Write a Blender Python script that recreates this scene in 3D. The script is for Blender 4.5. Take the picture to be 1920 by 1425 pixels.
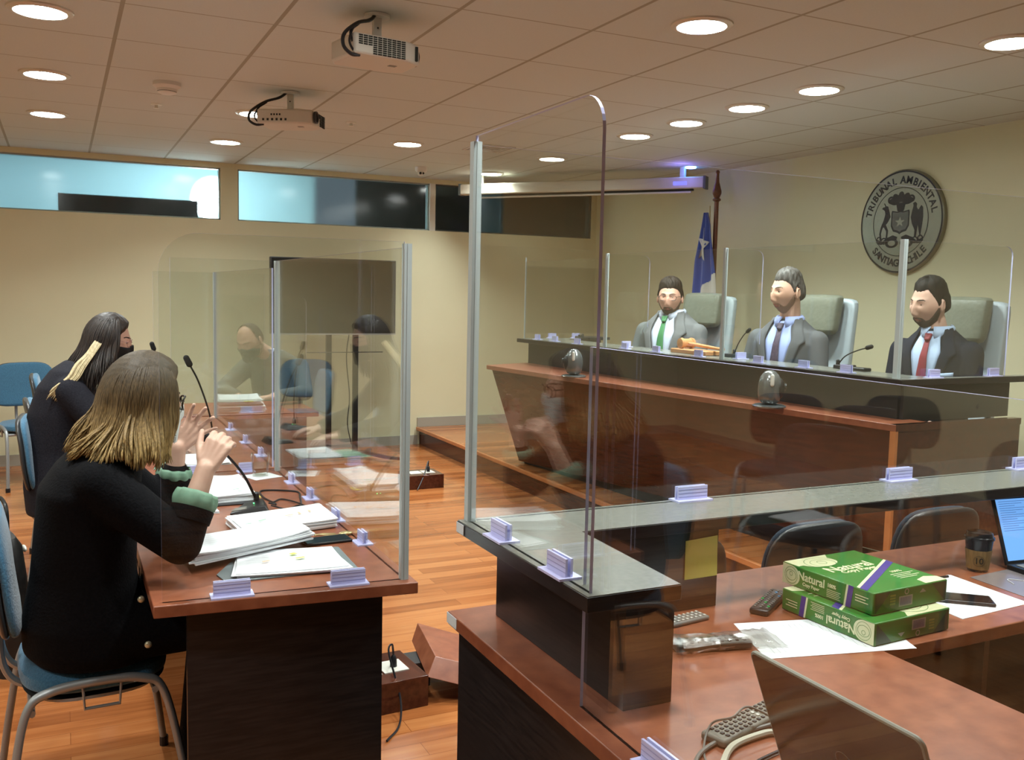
import bpy, bmesh, math, random
import numpy as np
from mathutils import Vector, Matrix, Euler
random.seed(7); rng = np.random.default_rng(7)
for o in list(bpy.data.objects): bpy.data.objects.remove(o, do_unlink=True)
scene = bpy.context.scene
C = scene.collection
R = math.radians

# ---------------------------------------------------------------- camera
cam_d = bpy.data.cameras.new('camera'); cam = bpy.data.objects.new('camera', cam_d); C.objects.link(cam)
cam_d.sensor_fit = 'HORIZONTAL'; cam_d.sensor_width = 36.0
cam_d.lens = 1751.16 / 1920 * 36.0
cam_d.clip_start = 0.02; cam_d.clip_end = 60
RM = Matrix(((0.90075726, 0.02108464, -0.43381079), (-0.43380095, 0.09262767, -0.89623482), (0.02128609, 0.99547755, 0.09258158)))
cam.matrix_world = Matrix.Translation((0, 0, 1.57)) @ RM.to_4x4()
cam_d.dof.use_dof = False
scene.camera = cam

# ---------------------------------------------------------------- world, exposure
world = bpy.data.worlds.new('world'); scene.world = world; world.use_nodes = True
world.node_tree.nodes['Background'].inputs[0].default_value = (0.55, 0.7, 0.8, 1)
world.node_tree.nodes['Background'].inputs[1].default_value = 0.15
scene.view_settings.view_transform = 'Standard'; scene.view_settings.look = 'None'
scene.view_settings.gamma = 1.0; scene.view_settings.use_curve_mapping = False
scene.view_settings.exposure = 0.30
scene.cycles.transparent_max_bounces = 48; scene.cycles.max_bounces = 10; scene.cycles.glossy_bounces = 8
LAMP = 42.0           # radiance of the recessed ceiling lamps
LAMP_COL = (0.91, 0.97, 0.95)
H_CEIL = 2.70; XR = 5.35; YB = 9.0; XL = -4.3; YF = -5.5; ZP = 0.18

# ---------------------------------------------------------------- materials
MATS = {}
def mat(name, col=(.5,.5,.5), rough=.5, metal=0., coat=0., spec=.5, emit=None, es=0., trans=0., ior=1.45, sheen=0., alpha=1.):
    if name in MATS: return MATS[name]
    m = bpy.data.materials.new(name); m.use_nodes = True
    b = m.node_tree.nodes['Principled BSDF']
    b.inputs['Base Color'].default_value = (*col, 1); b.inputs['Roughness'].default_value = rough
    b.inputs['Metallic'].default_value = metal; b.inputs['Coat Weight'].default_value = coat
    b.inputs['Specular IOR Level'].default_value = spec; b.inputs['IOR'].default_value = ior
    b.inputs['Transmission Weight'].default_value = trans; b.inputs['Sheen Weight'].default_value = sheen
    b.inputs['Alpha'].default_value = alpha
    if emit: b.inputs['Emission Color'].default_value = (*emit, 1); b.inputs['Emission Strength'].default_value = es
    MATS[name] = m; return m
def NT(m): return m.node_tree.nodes, m.node_tree.links, m.node_tree.nodes['Principled BSDF']
def mathn(n, l, op, a, b=None, c=None):
    x = n.new('ShaderNodeMath'); x.operation = op
    for i, v in enumerate((a, b, c)):
        if v is None: continue
        if isinstance(v, (int, float)): x.inputs[i].default_value = v
        else: l.new(v, x.inputs[i])
    return x.outputs[0]
def noisy(name, c1, c2, scale=(1,1,1), nscale=5, rough=.5, bump=0., coords='Object', detail=4, lo=.35, hi=.65, bscale=None, **kw):
    """two colours mixed by a stretched noise, optional bump"""
    if name in MATS: return MATS[name]
    m = mat(name, c1, rough, **kw); n, l, b = NT(m)
    tc = n.new('ShaderNodeTexCoord'); mp = n.new('ShaderNodeMapping'); mp.inputs['Scale'].default_value = scale
    l.new(tc.outputs[coords], mp.inputs[0])
    no = n.new('ShaderNodeTexNoise'); no.inputs['Scale'].default_value = nscale; no.inputs['Detail'].default_value = detail
    l.new(mp.outputs[0], no.inputs['Vector'])
    cr = n.new('ShaderNodeValToRGB'); cr.color_ramp.elements[0].position = lo; cr.color_ramp.elements[1].position = hi
    cr.color_ramp.elements[0].color = (*c1, 1); cr.color_ramp.elements[1].color = (*c2, 1)
    l.new(no.outputs['Fac'], cr.inputs[0]); l.new(cr.outputs[0], b.inputs['Base Color'])
    if bump:
        bp = n.new('ShaderNodeBump'); bp.inputs['Strength'].default_value = bump; bp.inputs['Distance'].default_value = .01
        if bscale:
            n2 = n.new('ShaderNodeTexNoise'); n2.inputs['Scale'].default_value = bscale; l.new(tc.outputs[coords], n2.inputs['Vector']); l.new(n2.outputs['Fac'], bp.inputs['Height'])
        else: l.new(no.outputs['Fac'], bp.inputs['Height'])
        l.new(bp.outputs[0], b.inputs['Normal'])
    return m

M_wall = noisy('wall_paint', (.67,.65,.44), (.69,.67,.46), nscale=2, rough=.62, bump=.04, bscale=120)
M_black = noisy('black_laminate', (.010,.009,.010), (.022,.018,.018), scale=(1,1,12), nscale=10, rough=.28)
M_cherry = noisy('cherry_laminate', (.20,.056,.026), (.32,.105,.050), scale=(3,3,3), nscale=7, rough=.30, spec=.8, detail=8, lo=.3, hi=.75)
M_cherry_v = noisy('cherry_panel', (.048,.014,.008), (.10,.029,.015), scale=(12,1.2,12), nscale=4, rough=.16, detail=8, lo=.3, hi=.75)
M_orange_edge = noisy('orange_wood_edge', (.42,.15,.05), (.52,.20,.07), scale=(1,1,1), nscale=9, rough=.3)
M_darktop = noisy('dark_gloss_top', (.155,.155,.135), (.18,.18,.155), nscale=60, rough=.24, spec=.9)
M_dkmetal = mat('dark_metal', (.02,.02,.022), .4, metal=.6)
M_tube = mat('grey_tube_metal', (.33,.34,.34), .38, metal=.55)
M_alu = mat('brushed_aluminium', (.46,.52,.52), .4, metal=.08)
M_chrome = mat('chrome', (.8,.8,.8), .12, metal=1)
M_blackpl = mat('black_plastic', (.012,.012,.014), .35)
M_blackrub = mat('black_foam', (.01,.01,.011), .85)
M_greypl = mat('grey_plastic', (.18,.17,.15), .45)
M_whitepl = mat('white_plastic', (.66,.64,.58), .45)
M_white = mat('white_paper', (.80,.81,.84), .7)
M_sticker = mat('white_sticker', (.62,.66,.68), .5)
M_bluefab = noisy('blue_chair_fabric', (.035,.115,.20), (.05,.16,.26), nscale=180, rough=.9, bump=.3, sheen=.3)
M_navyfab = noisy('navy_chair_fabric', (.012,.018,.03), (.02,.03,.045), nscale=180, rough=.9, bump=.3)
M_base = mat('baseboard_paint', (.36,.34,.28), .5)
M_plate = mat('brushed_plate', (.70,.70,.62), .35, metal=.2)

def pane_material():
    """clear acrylic sheet: transparent with an angle dependent mirror reflection"""
    m = bpy.data.materials.new('clear_acrylic'); m.use_nodes = True
    n, l = m.node_tree.nodes, m.node_tree.links; n.clear()
    out = n.new('ShaderNodeOutputMaterial'); geo = n.new('ShaderNodeNewGeometry')
    d = n.new('ShaderNodeVectorMath'); d.operation = 'DOT_PRODUCT'
    l.new(geo.outputs['Normal'], d.inputs[0]); l.new(geo.outputs['Incoming'], d.inputs[1])
    c = mathn(n, l, 'ABSOLUTE', d.outputs['Value'])
    g = mathn(n, l, 'SQRT', mathn(n, l, 'MULTIPLY_ADD', c, c, 1.49**2 - 1))          # exact Fresnel term, index 1.49
    gm = mathn(n, l, 'SUBTRACT', g, c); gp = mathn(n, l, 'ADD', g, c)
    A = mathn(n, l, 'POWER', mathn(n, l, 'DIVIDE', gm, gp), 2.0)
    q = mathn(n, l, 'DIVIDE', mathn(n, l, 'SUBTRACT', mathn(n, l, 'MULTIPLY', c, gp), 1.0), mathn(n, l, 'MULTIPLY_ADD', c, gm, 1.0))
    f = mathn(n, l, 'MULTIPLY', mathn(n, l, 'MULTIPLY', A, .5), mathn(n, l, 'MULTIPLY_ADD', q, q, 1.0))
    tr = n.new('ShaderNodeBsdfTransparent'); tr.inputs[0].default_value = (.965, .98, .972, 1)
    gl = n.new('ShaderNodeBsdfGlossy'); gl.inputs['Roughness'].default_value = .012; gl.inputs['Color'].default_value = (1,1,1,1)
    mx = n.new('ShaderNodeMixShader'); l.new(f, mx.inputs[0]); l.new(tr.outputs[0], mx.inputs[1]); l.new(gl.outputs[0], mx.inputs[2])
    l.new(mx.outputs[0], out.inputs[0]); return m
M_pane = pane_material()
M_edge = mat('acrylic_cut_edge', (.58,.60,.88), .25, trans=.0, ior=1.49)
M_clip = mat('lilac_acrylic', (.60,.60,.90), .3, spec=.6)
M_clip2 = mat('lilac_acrylic_dark', (.36,.36,.62), .3)

def glassy(name, col, rough=0.0, ior=1.45, f0=.045, trcol=None):
    """thin clear glass for small vessels"""
    m = bpy.data.materials.new(name); m.use_nodes = True; n, l = m.node_tree.nodes, m.node_tree.links; n.clear()
    out = n.new('ShaderNodeOutputMaterial'); lw = n.new('ShaderNodeLayerWeight'); lw.inputs[0].default_value = .25
    tr = n.new('ShaderNodeBsdfTransparent'); tr.inputs[0].default_value = (*(trcol or (.93,.96,.95)), 1)
    gl = n.new('ShaderNodeBsdfGlossy'); gl.inputs['Roughness'].default_value = max(rough, .03); gl.inputs[0].default_value = (*col, 1)
    mx = n.new('ShaderNodeMixShader'); l.new(mathn(n, l, 'MULTIPLY', lw.outputs['Fresnel'], .4), mx.inputs[0]); l.new(tr.outputs[0], mx.inputs[1]); l.new(gl.outputs[0], mx.inputs[2])
    l.new(mx.outputs[0], out.inputs[0]); return m
M_glass = glassy('drinking_glass', (1,1,1), trcol=(.985,.99,.985))
M_water = glassy('water', (1,1,1), trcol=(.95,.97,.95))
M_bag = glassy('clear_plastic_bag', (1,1,1), rough=.25, trcol=(.80,.80,.78))
# ---------------------------------------------------------------- helpers
def link(o, parent=None):
    C.objects.link(o)
    if parent is not None: o.parent = parent
    return o
def tag(o, label=None, cat=None, group=None, kind=None):
    if label: o['label'] = label
    if cat: o['category'] = cat
    if group: o['group'] = group
    if kind: o['kind'] = kind
    return o
def empty(name, loc, label, cat, rz=0., group=None):
    o = bpy.data.objects.new(name, None); o.empty_display_size = .05
    o.location = loc; o.rotation_euler = (0, 0, rz); C.objects.link(o)
    return tag(o, label, cat, group)
def smooth_mesh(me, ang=35):
    me.polygons.foreach_set('use_smooth', [True]*len(me.polygons))
    try: me.set_sharp_from_angle(angle=R(ang))
    except Exception: pass
class MB:
    """collects shapes, links them as ONE mesh object"""
    def __init__(s): s.v = []; s.f = []; s.mi = []; s.m = 0
    def add(s, v, f, T=None):
        k = len(s.v)
        if T is not None: v = [T @ Vector(p) for p in v]
        s.v += [tuple(p) for p in v]; s.f += [tuple(i+k for i in q) for q in f]; s.mi += [s.m]*len(f); return s
    def box(s, a, b, T=None):
        (x0,y0,z0),(x1,y1,z1) = a, b
        x0,x1=min(x0,x1),max(x0,x1); y0,y1=min(y0,y1),max(y0,y1); z0,z1=min(z0,z1),max(z0,z1)
        v=[(x0,y0,z0),(x1,y0,z0),(x1,y1,z0),(x0,y1,z0),(x0,y0,z1),(x1,y0,z1),(x1,y1,z1),(x0,y1,z1)]
        return s.add(v,[(3,2,1,0),(4,5,6,7),(0,1,5,4),(1,2,6,5),(2,3,7,6),(3,0,4,7)],T)
    def prism(s, pts, z0, z1, T=None):
        n=len(pts); v=[(p[0],p[1],z0) for p in pts]+[(p[0],p[1],z1) for p in pts]
        f=[tuple(range(n-1,-1,-1)),tuple(range(n,2*n))]+[(i,(i+1)%n,(i+1)%n+n,i+n) for i in range(n)]
        return s.add(v,f,T)
    def hull8(s, bot, top):   # two quads of 3d points
        return s.add(list(bot)+list(top),[(3,2,1,0),(4,5,6,7),(0,1,5,4),(1,2,6,5),(2,3,7,6),(3,0,4,7)])
    def tube(s, pts, r, n=10, caps=True, flat=None):
        pts=[Vector(p) for p in pts]; rs = r if isinstance(r,(list,tuple)) else [r]*len(pts)
        v=[]; up=None
        for i,p in enumerate(pts):
            t=(pts[min(i+1,len(pts)-1)]-pts[max(i-1,0)]).normalized()
            if up is None: up = Vector((0,0,1)) if abs(t.z)<.9 else Vector((1,0,0))
            a=t.cross(up)
            if a.length<1e-6: a=t.cross(Vector((0,1,0)))
            a.normalize(); b=a.cross(t).normalized(); up=b
            fa = flat if flat else 1.
            for k in range(n):
                w=2*math.pi*k/n; v.append(p+a*math.cos(w)*rs[i]+b*math.sin(w)*rs[i]*fa)
        f=[]
        for i in range(len(pts)-1):
            for k in range(n): f.append((i*n+k,i*n+(k+1)%n,(i+1)*n+(k+1)%n,(i+1)*n+k))
        if caps: f.append(tuple(range(n-1,-1,-1))); f.append(tuple((len(pts)-1)*n+k for k in range(n)))
        return s.add(v,f)
    def lathe(s, prof, n=32, T=None, cap=True):
        v=[];f=[]
        for r,z in prof:
            for k in range(n): w=2*math.pi*k/n; v.append((r*math.cos(w),r*math.sin(w),z))
        for i in range(len(prof)-1):
            for k in range(n): f.append((i*n+k,i*n+(k+1)%n,(i+1)*n+(k+1)%n,(i+1)*n+k))
        if cap:
            f.append(tuple(range(n-1,-1,-1))); f.append(tuple((len(prof)-1)*n+k for k in range(n)))
        return s.add(v,f,T)
    def ell(s, c, r, n=24, m=14, T=None):
        c=Vector(c); v=[];f=[]
        for j in range(1,m):
            a=-math.pi/2+math.pi*j/m
            for k in range(n):
                w=2*math.pi*k/n; p=Vector((r[0]*math.cos(a)*math.cos(w),r[1]*math.cos(a)*math.sin(w),r[2]*math.sin(a)))
                v.append(c+(T@p if T is not None else p))
        nb=len(v); q=Vector((0,0,-r[2])); v.append(c+(T@q if T is not None else q)); q=Vector((0,0,r[2])); v.append(c+(T@q if T is not None else q))
        for j in range(m-2):
            for k in range(n): f.append((j*n+k,j*n+(k+1)%n,(j+1)*n+(k+1)%n,(j+1)*n+k))
        for k in range(n): f.append((nb,(k+1)%n,k)); f.append((nb+1,(m-2)*n+k,(m-2)*n+(k+1)%n))
        return s.add(v,f)
    def cap(s, p0, p1, r0, r1, n=14, flat=1., side=None):
        """tapered capsule; flat squeezes it along the axis perpendicular to side"""
        p0=Vector(p0);p1=Vector(p1);d=p1-p0;L=max(d.length,1e-6);t=d/L
        a=(Vector(side) if side is not None else (Vector((0,0,1)) if abs(t.z)<.9 else Vector((1,0,0)))); a=(a-t*a.dot(t)).normalized(); b=t.cross(a)
        rings=[]
        for k in range(1,5): w=math.pi/2*k/5; rings.append((p0-t*r0*math.cos(w),r0*math.sin(w)))
        rings.append((p0,r0)); rings.append((p1,r1))
        for k in range(4,0,-1): w=math.pi/2*k/5; rings.append((p1+t*r1*math.cos(w),r1*math.sin(w)))
        v=[]
        for c,r in rings:
            for k in range(n): w=2*math.pi*k/n; v.append(c+a*math.cos(w)*r+b*math.sin(w)*r*flat)
        v.append(p0-t*r0); v.append(p1+t*r1); q=len(rings); f=[]
        for i in range(q-1):
            for k in range(n): f.append((i*n+k,(i+1)*n+k,(i+1)*n+(k+1)%n,i*n+(k+1)%n))
        for k in range(n): f.append((q*n,k,(k+1)%n)); f.append((q*n+1,(q-1)*n+(k+1)%n,(q-1)*n+k))
        return s.add(v,f)
    def loft(s, rings, n=28, sq=2.0):
        """closed body from rings (centre, depth radius, width radius, forward vec, side vec)"""
        v=[];f=[]
        for c,rx,ry,fw,sd in rings:
            c=Vector(c);fw=Vector(fw);sd=Vector(sd)
            for k in range(n):
                w=2*math.pi*k/n; cx=math.cos(w);sx=math.sin(w)
                cx=math.copysign(abs(cx)**(2/sq),cx);sx=math.copysign(abs(sx)**(2/sq),sx)
                v.append(c+fw*rx*cx+sd*ry*sx)
        q=len(rings)
        for i in range(q-1):
            for k in range(n): f.append((i*n+k,i*n+(k+1)%n,(i+1)*n+(k+1)%n,(i+1)*n+k))
        f.append(tuple(range(n-1,-1,-1))); f.append(tuple((q-1)*n+k for k in range(n)))
        return s.add(v,f)
    def grid(s, P):
        """P: rows x cols of points"""
        r=len(P);c=len(P[0]); v=[p for row in P for p in row]
        return s.add(v,[(i*c+j,i*c+j+1,(i+1)*c+j+1,(i+1)*c+j) for i in range(r-1) for j in range(c-1)])
    def build(s, name, m, parent=None, bevel=0., smooth=True, seg=2, ang=35, solid=0., sub=0, remesh=0., sm=0, smf=.5):
        me=bpy.data.meshes.new(name); me.from_pydata(s.v,[],s.f)
        ms = m if isinstance(m,(list,tuple)) else [m]
        for q in ms: me.materials.append(q)
        if len(ms)>1: me.polygons.foreach_set('material_index', s.mi)
        me.update()
        if remesh or solid==0:
            bm=bmesh.new(); bm.from_mesh(me); bmesh.ops.recalc_face_normals(bm,faces=bm.faces); bm.to_mesh(me); bm.free()
        if smooth and not remesh: smooth_mesh(me,ang)
        o=bpy.data.objects.new(name,me); link(o,parent)
        if remesh:
            r_=o.modifiers.new('remesh','REMESH'); r_.mode='VOXEL'; r_.voxel_size=remesh; r_.use_smooth_shade=True
            if sm:
                q=o.modifiers.new('smooth','SMOOTH'); q.factor=smf; q.iterations=sm
        if solid: q=o.modifiers.new('solid','SOLIDIFY'); q.thickness=solid; q.offset=0
        if bevel:
            q=o.modifiers.new('bevel','BEVEL'); q.width=bevel; q.segments=seg; q.limit_method='ANGLE'; q.angle_limit=R(40)
        if sub: q=o.modifiers.new('sub','SUBSURF'); q.levels=sub; q.render_levels=sub
        return o
def box(name,a,b,m,parent=None,bevel=.0,T=None): return MB().box(a,b,T).build(name,m,parent,bevel=bevel,smooth=bevel>0)
def bez(p, n=24):
    """smooth curve through points (catmull-rom)"""
    p=[Vector(q) for q in p]; P=[p[0]*2-p[1]]+p+[p[-1]*2-p[-2]]; out=[]
    for i in range(1,len(P)-2):
        for k in range(n):
            t=k/n; a,b,c,d=P[i-1],P[i],P[i+1],P[i+2]
            out.append(.5*((2*b)+(c-a)*t+(2*a-5*b+4*c-d)*t*t+(3*b-a-3*c+d)*t**3))
    out.append(p[-1]); return out
def text_mesh(name, s, size, T, m, parent, depth=.0006, bold=0., sx=1., align='CENTER'):
    cu=bpy.data.curves.new(name,'FONT'); cu.body=s; cu.size=size; cu.extrude=depth; cu.align_x=align; cu.align_y='CENTER'; cu.offset=bold
    t=bpy.data.objects.new(name+'_tmp',cu); C.objects.link(t)
    dg=bpy.context.evaluated_depsgraph_get(); dg.update()
    me=bpy.data.meshes.new_from_object(t.evaluated_get(dg)); bpy.data.objects.remove(t,do_unlink=True); bpy.data.curves.remove(cu)
    me.name=name; me.transform(T@Matrix.Diagonal((sx,1,1,1))); me.materials.clear(); me.materials.append(m)
    o=bpy.data.objects.new(name,me); return link(o,parent)
def frame(o, x, y):
    """matrix with local x,y axes along given vectors and origin o"""
    x=Vector(x).normalized(); y=Vector(y); y=(y-x*y.dot(x)).normalized(); z=x.cross(y)
    return Matrix(((x.x,y.x,z.x,o[0]),(x.y,y.y,z.y,o[1]),(x.z,y.z,z.z,o[2]),(0,0,0,1)))
def copy_thing(root, loc, rz=None, label=None, group=None):
    def cp(o,p):
        c=o.copy(); C.objects.link(c)
        if p is not None: c.parent=p
        for ch in [q for q in bpy.data.objects if q.parent==o and q!=c]: cp(ch,c)
        return c
    r=cp(root,None); r.location=loc
    if rz is not None: r.rotation_euler=(0,0,rz)
    if label: r['label']=label
    if group: r['group']=group
    return r
# ---------------------------------------------------------------- the room
def ceiling_mat():
    m=mat('ceiling_tile',(.66,.60,.53),.8); n,l,b=NT(m)
    tc=n.new('ShaderNodeNewGeometry'); sp=n.new('ShaderNodeSeparateXYZ'); l.new(tc.outputs['Position'],sp.inputs[0])
    def line(ax,o,w):
        t=mathn(n,l,'FRACT',mathn(n,l,'DIVIDE',mathn(n,l,'SUBTRACT',sp.outputs[ax],o-61*.61),.61))
        d=mathn(n,l,'MINIMUM',t,mathn(n,l,'SUBTRACT',1.,t)); return mathn(n,l,'LESS_THAN',d,w/.61/2)
    g=mathn(n,l,'MAXIMUM',line(0,.251,.018),line(1,4.804,.010))
    no=n.new('ShaderNodeTexNoise'); no.inputs['Scale'].default_value=140; l.new(tc.outputs['Position'],no.inputs['Vector'])
    c1=n.new('ShaderNodeMixRGB'); c1.inputs[1].default_value=(.52,.56,.52,1); c1.inputs[2].default_value=(.58,.62,.58,1); l.new(no.outputs['Fac'],c1.inputs[0])
    c2=n.new('ShaderNodeMixRGB'); l.new(g,c2.inputs[0]); l.new(c1.outputs[0],c2.inputs[1]); c2.inputs[2].default_value=(.33,.32,.25,1)
    l.new(c2.outputs[0],b.inputs['Base Color'])
    h=mathn(n,l,'SUBTRACT',mathn(n,l,'MULTIPLY',no.outputs['Fac'],.15),g)
    bp=n.new('ShaderNodeBump'); bp.inputs['Strength'].default_value=.5; bp.inputs['Distance'].default_value=.004; l.new(h,bp.inputs['Height']); l.new(bp.outputs[0],b.inputs['Normal'])
    return m
def floor_mat():
    m=mat('plank_floor',(.4,.2,.1),.17,spec=.5,coat=.0); n,l,b=NT(m)
    g=n.new('ShaderNodeNewGeometry')
    mp=n.new('ShaderNodeMapping'); l.new(g.outputs['Position'],mp.inputs[0])
    br=n.new('ShaderNodeTexBrick'); br.offset=.37; br.inputs['Scale'].default_value=1; br.inputs['Brick Width'].default_value=1.1; br.inputs['Row Height'].default_value=.092
    br.inputs['Mortar Size'].default_value=.0012; br.inputs['Color1'].default_value=(0,0,0,1); br.inputs['Color2'].default_value=(1,1,1,1); br.inputs['Mortar'].default_value=(.2,.2,.2,1); br.inputs['Bias'].default_value=0
    l.new(mp.outputs[0],br.inputs['Vector'])
    m2=n.new('ShaderNodeMapping'); m2.inputs['Scale'].default_value=(1.2,14,1); l.new(g.outputs['Position'],m2.inputs[0])
    no=n.new('ShaderNodeTexNoise'); no.inputs['Scale'].default_value=2.2; no.inputs['Detail'].default_value=7; l.new(m2.outputs[0],no.inputs['Vector'])
    mx=mathn(n,l,'MULTIPLY_ADD',br.outputs['Color'],.45,mathn(n,l,'MULTIPLY',no.outputs['Fac'],.62))
    cr=n.new('ShaderNodeValToRGB'); e=cr.color_ramp.elements; e[0].position=.22; e[0].color=(.21,.060,.016,1); e[1].position=.80; e[1].color=(.46,.18,.06,1)
    x=cr.color_ramp.elements.new(.5); x.color=(.35,.115,.033,1)
    l.new(mx,cr.inputs[0]); 
    mm=n.new('ShaderNodeMixRGB'); l.new(mathn(n,l,'MULTIPLY',br.outputs['Fac'],.5),mm.inputs[0]); l.new(cr.outputs[0],mm.inputs[1]); mm.inputs[2].default_value=(.12,.03,.01,1); l.new(mm.outputs[0],b.inputs['Base Color'])
    return m
M_floor=floor_mat()
def struct(o): o['kind']='structure'; return o
struct(box('floor',(XL-.3,YF-.3,-.1),(XR+.3,YB+.3,0),M_floor))
struct(box('ceiling',(XL-.3,YF-.3,H_CEIL),(XR+.3,YB+.3,H_CEIL+.12),ceiling_mat()))
# right wall, left wall, wall behind the camera
struct(box('wall_right',(XR,YF-.2,0),(XR+.15,YB+.2,H_CEIL),M_wall))
struct(box('wall_left',(XL-.15,YF-.2,0),(XL,YB+.2,H_CEIL),M_wall))
struct(box('wall_front',(XL,YF-.15,0),(XR,YF,H_CEIL),M_wall))
# back wall with a clerestory strip: openings cut by building the wall of pieces
WZ0,WZ1=2.185,2.655
w=MB()
w.box((XL,YB,0),(XR,YB+.12,WZ0)); w.box((XL,YB,WZ1),(XR,YB+.12,H_CEIL))
for a,b_ in ((1.345,1.50),(XR-.06,XR)): w.box((a,YB,WZ0),(b_,YB+.12,WZ1))
w.box((XL,YB,WZ0),(-2.2,YB+.12,WZ1))
struct(w.build('wall_back',M_wall,smooth=False))
M_winframe=mat('window_frame_paint',(.30,.33,.30),.5)
M_dkframe=mat('window_dark_frame',(.10,.11,.10),.5)
def frosted(name,col,rough):
    m=bpy.data.materials.new(name); m.use_nodes=True; n,l=m.node_tree.nodes,m.node_tree.links; n.clear()
    out=n.new('ShaderNodeOutputMaterial'); rf=n.new('ShaderNodeBsdfRefraction'); rf.inputs['Roughness'].default_value=rough; rf.inputs['IOR'].default_value=1.15; rf.inputs[0].default_value=(*col,1)
    gl=n.new('ShaderNodeBsdfGlossy'); gl.inputs['Roughness'].default_value=.12; mx=n.new('ShaderNodeMixShader'); mx.inputs[0].default_value=.05
    l.new(rf.outputs[0],mx.inputs[1]); l.new(gl.outputs[0],mx.inputs[2]); l.new(mx.outputs[0],out.inputs[0]); return m
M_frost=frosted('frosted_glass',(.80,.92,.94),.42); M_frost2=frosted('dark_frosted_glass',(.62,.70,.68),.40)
def window(k,x0,x1,mg):
    f=MB(); t=.012
    f.box((x0,YB+.02,WZ0),(x1,YB+.10,WZ0+t)); f.box((x0,YB+.02,WZ1-t),(x1,YB+.10,WZ1)); f.box((x0,YB+.02,WZ0),(x0+t,YB+.10,WZ1)); f.box((x1-t,YB+.02,WZ0),(x1,YB+.10,WZ1))
    o=struct(f.build('window_%d'%k,M_winframe if k<3 else M_dkframe,smooth=False))
    MB().add([(x0,YB+.05,WZ0),(x1,YB+.05,WZ0),(x1,YB+.05,WZ1),(x0,YB+.05,WZ1)],[(0,1,2,3)]).build('pane',mg,o,smooth=False); return o
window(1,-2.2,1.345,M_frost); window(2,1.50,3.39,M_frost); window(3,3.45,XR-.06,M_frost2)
struct(box('trim_1',(3.39,YB-.002,WZ0),(3.45,YB+.1,WZ1),mat('white_mullion',(.70,.70,.62),.5)))
# corridor behind the clerestory: pale ceiling, daylight-blue far wall, a bright fitting and a dark ledge
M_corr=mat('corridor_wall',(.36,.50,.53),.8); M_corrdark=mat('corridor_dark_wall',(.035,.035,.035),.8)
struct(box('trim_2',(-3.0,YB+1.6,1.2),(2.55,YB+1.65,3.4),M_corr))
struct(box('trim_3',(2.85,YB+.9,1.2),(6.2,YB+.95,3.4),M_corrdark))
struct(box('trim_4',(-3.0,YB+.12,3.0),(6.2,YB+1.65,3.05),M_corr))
lg=bpy.data.lights.new('corridor_light','AREA'); lg.shape='RECTANGLE'; lg.size=4.2; lg.size_y=.5; lg.energy=32; lg.color=(.72,.90,1.); lo=bpy.data.objects.new('corridor_light',lg); lo.location=(.2,YB+.8,2.97); link(lo)
tag(box('wall_cabinet',(.0,YB+.22,1.9),(1.17,YB+.6,2.36),M_blackpl),'dark cabinet seen blurred through the left frosted window','cabinet')
cl=MB().ell((1.36,YB+.62,2.42),(.20,.20,.20)).build('globe_lamp',mat('globe_glow',(1,1,1),.5,emit=(.85,.97,1.),es=30)); tag(cl,'bright lamp glowing through frosted glass beside the wall pier','lamp')
# baseboards
struct(box('baseboard_back',(XL,YB-.015,0),(3.28,YB,.095),M_base)); struct(box('baseboard_back2',(3.28,YB-.015,ZP),(XR,YB,ZP+.095),M_base))
struct(box('baseboard_right',(XR-.015,YF,0),(XR,YB,.27),M_base)); struct(box('baseboard_left',(XL,YF,0),(XL+.015,YB,.095),M_base))
# platform under the bench
pl=MB().box((3.30,.5,0),(XR-.02,YB-.02,ZP-.004)).build('platform',M_cherry_v,None,smooth=False); tag(pl,'low wooden platform that carries the judges\' long bench','platform')
box('deck',(3.275,.5,ZP-.035),(XR-.02,YB-.02,ZP),M_floor,pl)
box('nosing',(3.262,.5,ZP-.03),(3.285,YB-.02,ZP+.002),M_orange_edge,pl,bevel=.004)
# ---------------------------------------------------------------- ceiling lamps
M_ring=mat('lamp_ring',(.62,.58,.5),.35,metal=.3); M_glow=mat('lamp_glow',(1,1,1),.5,emit=LAMP_COL,es=LAMP)
def downlight(x,y,label,group='recessed ceiling lamps'):
    t=empty('recessed_lamp',(x,y,H_CEIL),label,'ceiling lamp',group=group)
    MB().lathe([(.103,-.001),(.103,-.012),(.118,-.012),(.128,-.006),(.130,0),(.130,.001)],40,cap=False).build('ring',M_ring,t)
    MB().lathe([(.0,-.004),(.104,-.004)],40,cap=False).build('diffuser',M_glow,t,smooth=False)
    a=bpy.data.lights.new('downlight_beam','AREA'); a.shape='DISK'; a.size=.20; a.energy=12.5; a.color=LAMP_COL; a.spread=R(128); o=bpy.data.objects.new('downlight_beam',a); o.location=(0,0,-.016); link(o,t); return t
lamps=[(-.05,4.47,'large recessed lamp at top left corner of the ceiling'),(-.05,5.79,'middle lamp of the left column of three ceiling lamps'),(-.05,7.10,'farthest lamp of the left column of ceiling lamps'),
 (1.17,6.325,'recessed lamp partly hidden behind the farther projector'),(1.19,7.66,'recessed lamp above the pier between the windows'),(2.433,6.96,'recessed lamp above the dome camera and second window'),
 (2.43,3.28,'recessed lamp at top right, nearest to the camera in its row'),(3.73,2.82,'recessed lamp cut by the right edge of the photo'),(3.71,3.94,'first whole lamp in the row of four leading to the corner'),
 (3.70,4.52,'second lamp in the row leading to the corner'),(3.69,5.105,'third lamp in the row leading to the corner'),(3.69,5.71,'fourth lamp in the row, smallest before the clear screen edge'),
 (3.73,7.03,'lamp seen through the tall clear screen, above the projection screen'),(3.71,8.23,'farthest lamp, beside the tall aluminium post')]
for a in lamps: downlight(*a)
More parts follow.
